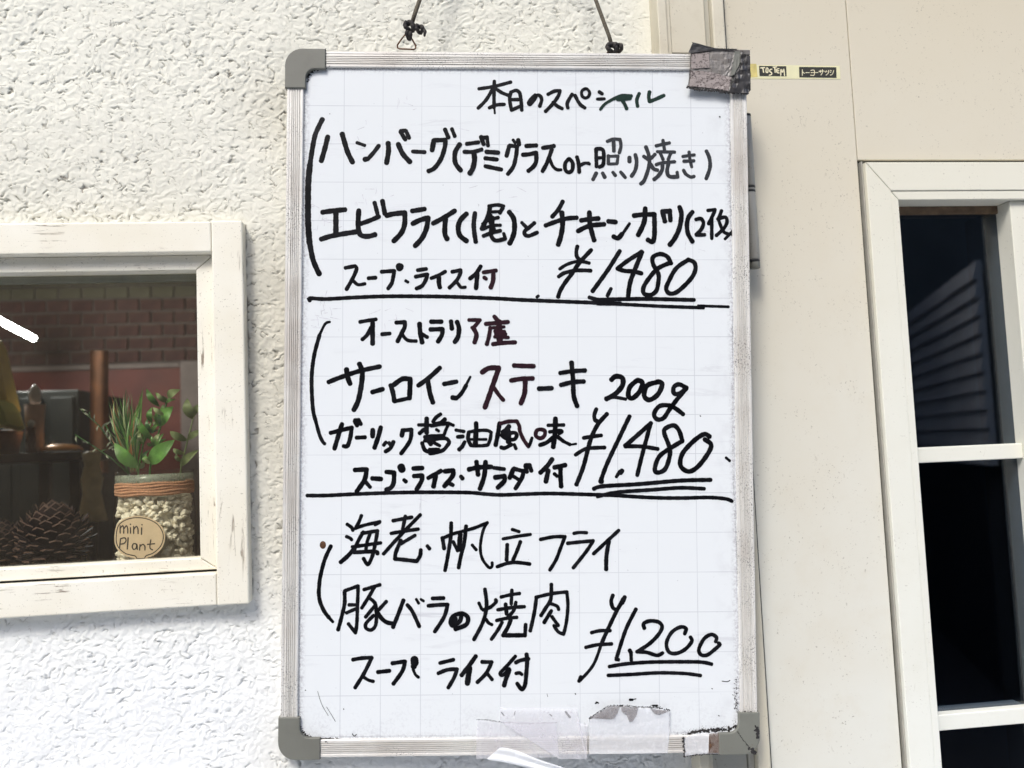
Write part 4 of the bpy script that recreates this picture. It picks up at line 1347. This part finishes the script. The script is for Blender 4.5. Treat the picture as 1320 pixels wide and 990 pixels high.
for ln in INK.strip().split('\n'):
    if ln.startswith('L '): nm, lb = ln[2:].split('|'); cur_ = [nm, lb, []]; lines.append(cur_); mt_ = 'ink'
    elif ln.startswith('T '): p_ = ln.split()[1:]; X0, Y0, SC, W0 = map(float, p_[:4])
    elif ln.startswith('M '): mt_ = ln[2:].strip()
    else:
        w_ = W0
        if ';' in ln: a_, ln = ln.split(';'); w_ = float(a_)
        segs = [parse(q) for q in ln.split('|')]
        for i, sg in enumerate(segs):
            pts = ([segs[i - 1][-1]] if i else []) + sg
            cur_[2].append(([bd(X0 + x / SC, Y0 + y / SC) for x, y in pts], w_ / SC * (1.24 if SC > 9 and X0 < 650 else 1.14), mt_))
for nm, lb, ss in lines:
    V, F, MI, mats = [], [], [], []
    for i, (pts, w_, mt_) in enumerate(ss):
        v_, f_ = ribbon(pts, w_, rnd, .045, .8); b = len(V); lift = .10 + .018 * (i % 24)
        if mt_ not in mats: mats.append(mt_)
        V += [bl(x, y, PW + lift) for x, y in v_]; F += [tuple(b + k for k in q_) for q_ in f_]; MI += [mats.index(mt_)] * len(f_)
    o = mesh(nm, V, F, M[mats[0]], board); o['label'] = lb
    for k in mats[1:]: o.data.materials.append(M[k])
    o.data.polygons.foreach_set('material_index', MI)
# wiped-away writing and scratches: faint strokes on the enamel
V, F = [], []
gr = random.Random(21); ghost = []
for cx_, cy_, n_, sp_ in ((412, 285, 16, 22), (470, 260, 8, 26), (410, 405, 22, 20), (500, 415, 12, 36), (590, 200, 6, 30), (900, 300, 8, 24), (560, 640, 6, 50), (560, 500, 5, 40), (455, 180, 6, 18), (640, 255, 6, 30), (520, 130, 5, 14)):
    for k in range(n_):
        x, y = cx_ + gr.gauss(0, sp_ * .6), cy_ + gr.gauss(0, 12); a_ = gr.choice([gr.uniform(-.5, .5), gr.uniform(1.2, 1.9)]); l_ = gr.uniform(3, 14)
        if 398 < x < 935: ghost.append([(x, y), (x + l_ * .5 * math.cos(a_) + gr.uniform(-1, 1), y + l_ * .5 * math.sin(a_)), (x + l_ * math.cos(a_), y + l_ * math.sin(a_))])
for i, s in enumerate(ghost):
    v_, f_ = ribbon([bd(*p) for p in s], .55, gr, .3, 1); b = len(V); V += [bl(x, y, PW + .04 + .0015 * (i % 30)) for x, y in v_]; F += [tuple(b + k for k in q_) for q_ in f_]
mesh('wiped_marks', V, F, M['ghost_ink'], board)['kind'] = 'stuff'

# grime caught at the corners and the tape edges: ragged black crusts
def crust(name, paths, parent, w=-2.0, seed=1, size=2.0, jit=1.0, mat='grime'):
    rg = random.Random(seed); V, F = [], []
    for pts in paths:
        for q_ in smooth_pts([bd(x, y, w) for x, y in pts], 1.0):
            for _ in range(2):
                u, v_ = q_[0] + rg.gauss(0, jit), q_[1] + rg.gauss(0, jit); r = size * rg.uniform(.35, 1.0) * .5; n = rg.choice((5, 6, 7)); b = len(V); ht = rg.uniform(.1, .7)
                a0 = rg.uniform(0, 6)
                V += [bl(u + r * math.cos(a0 + k * 6.283 / n) * rg.uniform(.7, 1.3), v_ + r * math.sin(a0 + k * 6.283 / n) * rg.uniform(.7, 1.3), w) for k in range(n)] + [bl(u, v_, w + ht)]
                F += [(b + k, b + (k + 1) % n, b + n) for k in range(n)]
    o = mesh(name, V, F, M[mat], parent); o['kind'] = 'stuff'; return o
t1 = lambda L: [(350 + x / 8.8, 40 + y / 8.8) for x, y in L]
crust('grime_crust', [t1([(610, 405), (540, 425), (470, 440), (430, 470), (412, 520), (415, 560)])], board, PW + .1, 1, 3.0, 1.1)
crust('grime_crust', [t1([(440, 450), (470, 450), (430, 500)])], board, PW + .1, 2, 3.2, .8)
crust('grime_crust', [t1([(215, 605), (290, 610), (330, 612)]), t1([(330, 620), (385, 622)]), t1([(615, 200), (618, 400), (660, 402)])], board, .05, 3, 1.2, .3)
t5 = lambda L: [(330 + x / 6.6, 870 + y / 6.6) for x, y in L]
crust('grime_crust', [t5([(375, 440), (390, 480), (425, 515), (470, 530)]), t5([(540, 545), (700, 548)])], board, PW + .1, 4, 2.4, 1.0)
crust('grime_crust', [t5([(545, 600), (545, 700)]), t5([(590, 572), (600, 572)])], board, .1, 5, 1.2, .5)
t7 = lambda L: [(740 + x / 5.077, 870 + y / 5.077) for x, y in L]
crust('grime_crust', [t7([(715, 405), (760, 382), (830, 368), (900, 362), (960, 358), (1030, 350), (1070, 335)])], board, PW + .15, 6, 3.4, 1.0)
crust('grime_crust', [t7([(640, 390), (720, 385), (800, 360), (900, 350), (1000, 345)])], board, PW + .1, 16, .9, 2.0)
crust('grime_crust', [t7([(718, 410), (722, 470), (725, 535)]), t7([(725, 530), (800, 522), (880, 516), (960, 512)]), t7([(958, 385), (958, 512)]), t7([(1100, 250), (1165, 246)])], board, .25, 7, 2.6, .7)
crust('grime_crust', [t7([(1060, 20), (1066, 240)]), t7([(1050, 120), (1060, 235)]), t7([(1045, 300), (1055, 320)])], board, PW + .1, 8, 1.4, 1.3)
crust('grime_crust', [t7([(1195, 340), (1203, 410)]), t7([(1150, 485), (1185, 510)])], board, 2.3, 9, 4.0, 1.2)
crust('grime_crust', [t7([(1070, 372), (1095, 410), (1140, 465)])], board, 2.3, 10, 1.2, .4)
crust('grime_crust', [[(942, 180), (941, 250), (942.5, 300)], [(944, 420), (945, 600), (951, 740)]], board, PW + .1, 12, .6, .5)
crust('grime_crust', [[(430, 88.5), (560, 88.2)], [(620, 88.4), (700, 88.6)], [(790, 90), (880, 91)]], board, PW + .1, 17, .8, .5)
crust('grime_crust', [[(393, 118), (392, 300), (391, 380)], [(387, 700), (386, 850), (386, 925)]], board, PW + .1, 18, .55, .6)
crust('frame_specks', [[(395, 355), (398, 356)], [(372, 130), (380, 400)], [(958, 150), (960, 190)], [(955, 200), (962, 600), (968, 880)]], board, .0, 13, .5, 3.2)

# ------------------------------------------------------------------ tapes stuck on the board
def sheet(name, polys, w0, mat, parent, sub=3, wrinkle=.4, seed=1, thick=.12):
    "a film lying on the board: outline in photo places, wrinkled, with its own thickness"
    bm = bmesh.new()
    vs = [bm.verts.new(bl(*bd(x, y, w0), w0)) for x, y in polys]; f = bm.faces.new(vs)
    bmesh.ops.triangulate(bm, faces=[f])
    for _ in range(sub): bmesh.ops.subdivide_edges(bm, edges=bm.edges[:], cuts=1, use_grid_fill=True)
    rg = random.Random(seed); ph = [rg.uniform(0, 6) for _ in range(4)]
    for v_ in bm.verts:
        x, z = v_.co.x * 1000, v_.co.z * 1000
        v_.co.y -= wrinkle / 1000 * (1 + .5 * math.sin(x * .5 + z * .23 + ph[0]) + .5 * math.sin(x * .17 - z * .61 + ph[1]) + .3 * math.sin(x * 1.3 + ph[2]))
    r_ = bmesh.ops.extrude_face_region(bm, geom=bm.faces[:])
    for v_ in [g_ for g_ in r_['geom'] if isinstance(g_, bmesh.types.BMVert)]: v_.co.y += thick / 1000
    bmesh.ops.recalc_face_normals(bm, faces=bm.faces)
    me = bpy.data.meshes.new(name); bm.to_mesh(me); bm.free(); me.materials.append(mat)
    o = link(name, me, parent); return o
def tape_thing(name, label, cat):
    e = empty(name); e.matrix_world = board.matrix_world.copy(); return tag(e, label, cat)
t6 = lambda L: [(580 + x / 6.6, 870 + y / 6.6) for x, y in L]
tp = tape_thing('clear_tape', 'wide clear tape patch wrapped over the middle of the bottom rail', 'tape')
sheet('film', t6([(225, 380), (430, 398), (905, 405), (912, 700), (225, 712)]), .35, M['clear_tape'], tp, 3, .25, 1)
crust('dirty_edge', [t6([(228, 380), (330, 385), (420, 400), (560, 408), (700, 412), (905, 405)])], tp, .75, 31, 1.2, .35)
crust('dirty_edge', [t6([(225, 385), (220, 540)])], tp, .75, 32, .35, .1)
tp = tape_thing('clear_tape', 'second clear tape patch with curled dirt specks right of the first patch', 'tape')
sheet('film', t6([(420, 278), (1078, 285), (1080, 410), (1168, 415), (1165, 715), (930, 715), (905, 400), (425, 395)]), .95, M['clear_tape'], tp, 3, .2, 2)
crust('dirty_edge', [t6([(1150, 410), (1165, 520), (1180, 670)])], tp, 1.4, 33, .6, .5)
tp = tape_thing('clear_tape', 'clear tape patch with ragged black upper edge above the bottom rail', 'tape')
sheet('film', t7([(102, 285), (150, 245), (240, 200), (310, 203), (420, 208), (510, 212), (630, 232), (625, 385), (612, 512), (97, 518)]), .45, M['clear_tape2'], tp, 3, .15, 3)
crust('dirty_edge', [t7([(102, 285), (150, 250), (240, 200), (310, 205)]), t7([(310, 200), (420, 210), (510, 212), (560, 215), (628, 232)]), t7([(505, 200), (540, 203)]), t7([(100, 280), (115, 282)])], tp, .95, 34, 1.7, .5)
crust('dirty_edge', [t7([(103, 290), (97, 400), (95, 515)]), t7([(628, 235), (622, 340)])], tp, .95, 35, .6, .2)
for i, pl in enumerate(([(105, 283), (240, 202), (300, 205), (285, 250), (262, 288), (240, 290), (215, 260), (180, 272)], [(310, 205), (420, 212), (410, 260), (385, 305), (362, 308), (345, 265), (310, 240)], [(500, 222), (625, 236), (600, 245), (560, 262), (530, 258)])):
    sheet('air_pocket', t7(pl), 1.15, M['pink_tape2'] if 'pink_tape2' in M else M['pocket'], tp, 1, .1, 40 + i, .05)
tp = tape_thing('duct_tape', 'grimy black-edged tape strip at the lower right corner of the board', 'tape')
sheet('film', t7([(722, 415), (765, 393), (850, 383), (958, 376), (958, 512), (800, 520), (725, 530)]), .35, M['clear_tape2'], tp, 2, .25, 5)
sheet('stained_end', t7([(885, 385), (958, 378), (957, 510), (880, 512), (900, 470), (885, 430)]), .75, M['stain'], tp, 2, .15, 6, .05)
tp = tape_thing('grimy_wrap', 'crumpled grimy grey tape wrapped round the upper right corner of the board', 'tape')
t2 = lambda L: [(860 + x / 5.5, y / 5.5) for x, y in L]
sheet('front_fold', t2([(168, 375), (300, 352), (480, 352), (520, 365), (460, 545), (440, 655), (330, 640), (200, 635), (148, 620), (165, 490)]), 3.0, M['grimy_tape'], tp, 3, .7, 11, .3)
sheet('upper_fold', t2([(150, 372), (182, 300), (340, 342), (500, 350), (480, 356), (300, 358), (170, 378)]), 4.6, M['dark_tape'], tp, 2, .4, 12, .3)
sheet('side_fold', t2([(470, 545), (520, 460), (520, 362), (560, 400), (580, 440), (593, 530), (578, 600), (588, 612), (575, 665), (440, 655)]), 4.8, M['dark_tape'], tp, 3, .9, 13, .3)
sheet('pale_fold', t2([(172, 385), (295, 370), (300, 480), (170, 488)]), 4.3, M['pink_tape'], tp, 2, .3, 14, .2)
sheet('pale_fold', t2([(168, 500), (300, 510), (455, 550), (432, 645), (330, 628), (155, 612)]), 4.3, M['pink_tape'], tp, 2, .5, 15, .2)
sheet('grey_fold', t2([(480, 362), (522, 366), (520, 440), (476, 530), (450, 540)]), 4.2, M['cap'], tp, 2, .3, 16, .2)
crust('dirty_edge', [t2([(148, 610), (200, 632), (330, 642), (440, 655), (575, 662)])], tp, 4.6, 36, 3.0, .8)
crust('dirty_edge', [t2([(165, 490), (150, 600)]), t2([(175, 300), (250, 325), (340, 342), (500, 350), (560, 395), (592, 520)]), t2([(165, 380), (300, 366)])], tp, 4.9, 37, .8, .25)
# solid wrap behind, so that the tape closes round the corner
bbox('wrapped_side', 528, 604.5, -4.5, 3, -20, 3.2, M['grimy_tape'], tp, .0012); bbox('wrapped_side', 599, 604.6, 3.2, 50, -20, 3.2, M['dark_tape'], tp, .0012)
# torn white plastic ribbon hanging from the bottom rail
rb = tape_thing('plastic_ribbon', 'shiny white plastic ribbon trailing from under the bottom rail', 'ribbon')
Pa = t6([(425, 612), (560, 635), (680, 690), (800, 735), (980, 790), (1150, 850)]); Pb = t6([(300, 722), (430, 735), (560, 765), (700, 800), (850, 850), (1000, 920)])
V, F = [], []; K = 9
for i in range(6):
    for k in range(K):
        s = k / (K - 1); x = Pa[i][0] * (1 - s) + Pb[i][0] * s; y = Pa[i][1] * (1 - s) + Pb[i][1] * s; w = 3 + 2.2 * math.sin(s * 9 + i * .25) * (.5 + .1 * i) + 3 * math.sin(i / 5 * 1.5)
        V.append(bl(*bd(x, y, w), w))
for i in range(5):
    for k in range(K - 1): a_ = i * K + k; F.append((a_, a_ + K, a_ + K + 1, a_ + 1))
o = mesh('film', V, F, M['white_film'], rb, True)
m_ = o.modifiers.new('thickness', 'SOLIDIFY'); m_.thickness = .0002; m_ = o.modifiers.new('sub', 'SUBSURF'); m_.levels = 2; m_.render_levels = 2

# ------------------------------------------------------------------ cord and hook
hook = at(636, -346, -.03)
cord = empty('hanging_cord', tuple(hook)); tag(cord, 'weathered cord with two dark knots holding the whiteboard from a nail', 'cord')
def px8(x, y): return 480 + x / 8.25, y / 8.25
CYa = (BC + MB @ bl(*bd(527, 40, -6), -6)).y
K1 = at(528, 35, CYa)
def lay(path, r, name, mat, Y=CYa, n=8):
    o = tube(name, path, r, mat, cord, n); return o
lay([at(531, 30, CYa), at(536, 14, CYa), at(541, 0, CYa), hook], .0028, 'cord', M['cord'])
CYb = (BC + MB @ bl(*bd(788, 60, -8), -8)).y
lay([at(789, 60, CYb), at(785, 46, CYb), at(776, 22, CYb), at(768, 0, CYb), hook + Vector((.004, 0, 0))], .0027, 'cord', M['cord'])
def knot(cx_, cy_, Y, R, n, seed, squash=1.0, r=.0026):
    rg = random.Random(seed); pts = []
    for i in range(n): a_ = i * .62; rr = R * (1 + .3 * math.sin(i * 1.7)); pts.append(at(cx_, cy_, Y) + Vector((rr * math.cos(a_), .004 * math.sin(i * 1.1), rr * math.sin(a_) * squash)))
    P_ = []
    for i in range(len(pts) - 1): P_ += [pts[i].lerp(pts[i + 1], k / 3) for k in range(3)]
    tube('knot', P_, r, M['knot'], cord, 8)
knot(528, 34, CYa - .003, .0052, 26, 1); knot(527, 45, CYa - .001, .0024, 14, 2, 1.6); knot(541, 37, CYa - .002, .0042, 18, 3, .9)
tube('loose_end', [at(545, 36, CYa - .004), at(548, 41, CYa - .005), at(547, 47, CYa - .005)], [.0024, .0024, .0012], M['knot'], cord)
knot(789, 62, CYb - .001, .0062, 26, 4, .8); knot(797, 61, CYb - .002, .0045, 16, 5, .9)
nail = tube('hook_nail', [hook + Vector((0, .035, 0)), hook + Vector((0, -.012, 0)), hook + Vector((0, -.014, .012))], .0022, M['rust']); tag(nail, 'rusty nail in the stucco above, carrying the board cord', 'nail')

# ------------------------------------------------------------------ sticker and tube beside the board
PYs = -.0202
x0, z0 = xz(960, 83.5, PYs); x1, z1 = xz(1083.5, 102, PYs)
st_ = empty('foil_sticker', (x0, PYs, z1)); tag(st_, 'gold foil sticker reading TOSTEM and Japanese lettering on the cream panel', 'sticker')
zt1 = xz(1083.5, 85, PYs)[1]; zb0 = xz(965, 101.5, PYs)[1]
prism('foil', [(x0, z0), (x1, zt1), (x1, z1), (x0, zb0)], PYs - .0002, PYs, M['foil'], st_)
T9 = lambda x, y: (940 + x / 4.306, y / 4.306)
def pl9(name, pts, mat, lift): return prism(name, [xz(*T9(*p), PYs) for p in pts], PYs - lift, PYs - lift + .00012, mat, st_)
pl9('gold_field', [(85, 356), (150, 354), (158, 428), (85, 430)], M['gold'], .00036)
pl9('print_box', [(165, 366), (316, 368), (318, 424), (168, 423)], M['print_black'], .00038)
pl9('print_box', [(387, 372), (594, 374), (595, 433), (389, 430)], M['print_black'], .00038)
sl = lambda x, y, l: Vector((at(x, y, PYs).x, PYs - .0004 - l, at(x, y, PYs).z))
G1 = [[(174, 378), (196, 376)], [(185, 376), (190, 402)], [(205, 380), (204, 400), (213, 402), (214, 382), (205, 380)], [(236, 385), (226, 388), (224, 398), (234, 404), (234, 414), (222, 418)], [(243, 374), (262, 372)], [(252, 374), (254, 402)],
      [(275, 382), (263, 386), (264, 402), (276, 406)], [(264, 394), (274, 394)], [(285, 420), (286, 386), (294, 402), (302, 385), (306, 420)]]
G2 = [[(405, 388), (405, 420)], [(406, 400), (417, 408)], [(424, 404), (444, 404)], [(452, 392), (470, 391), (470, 418), (451, 418)], [(453, 404), (469, 404)], [(477, 404), (492, 404)], [(497, 397), (524, 395)], [(504, 390), (504, 404)], [(516, 388), (516, 404), (508, 418)],
      [(530, 396), (533, 402)], [(538, 394), (541, 400)], [(550, 392), (548, 408), (536, 418)], [(560, 391), (566, 394)], [(558, 400), (563, 403)], [(560, 418), (572, 412), (579, 393)]]
flat_ink('lettering', G1, T9, sl, 1, 1.5, M['print_gold'], st_, random, .6); flat_ink('lettering', G2, T9, sl, 1, .95, M['print_gold'], st_, random, .6)
tyY = -.046; e_ = at(967.5, 150, tyY); f__ = at(979.5, 345, tyY); xr_ = lambda py: at(967.5 + (py - 150) * .0615, py, tyY).x
tb_ = empty('grey_tube', (f__.x, tyY, f__.z)); tag(tb_, 'slim grey metal tube with dark bands standing behind the right stile of the board', 'tube')
def seg_(name, ya, yb, r, mat):
    za, zb_ = at(970, ya, tyY).z, at(976, yb, tyY).z; xc = xr_((ya + yb) / 2) - r; lathe(name, (xc, tyY, zb_), [(r * .96, 0), (r, .0008), (r, za - zb_ - .0008), (r * .96, za - zb_)], mat, tb_, 20)
seg_('tube_end', 148, 151, .0072, M['black']); seg_('upper_sleeve', 151.3, 240, .0075, M['tube']); seg_('band', 240.3, 243.2, .0084, M['black']); seg_('middle_ring', 243.4, 245.8, .0078, M['tube']); seg_('band', 246, 248.5, .0084, M['black'])
seg_('lower_sleeve', 248.8, 335, .0084, M['tube']); seg_('band', 335.3, 337.6, .0090, M['black']); seg_('foot', 337.8, 346, .0078, M['cap'])
for zz in (at(970, 200, tyY).z, at(970, 300, tyY).z): box('bracket', e_.x - .014, e_.x - .002, tyY + .002, -.0365, zz, zz + .012, M['silver'], tb_, .0005)
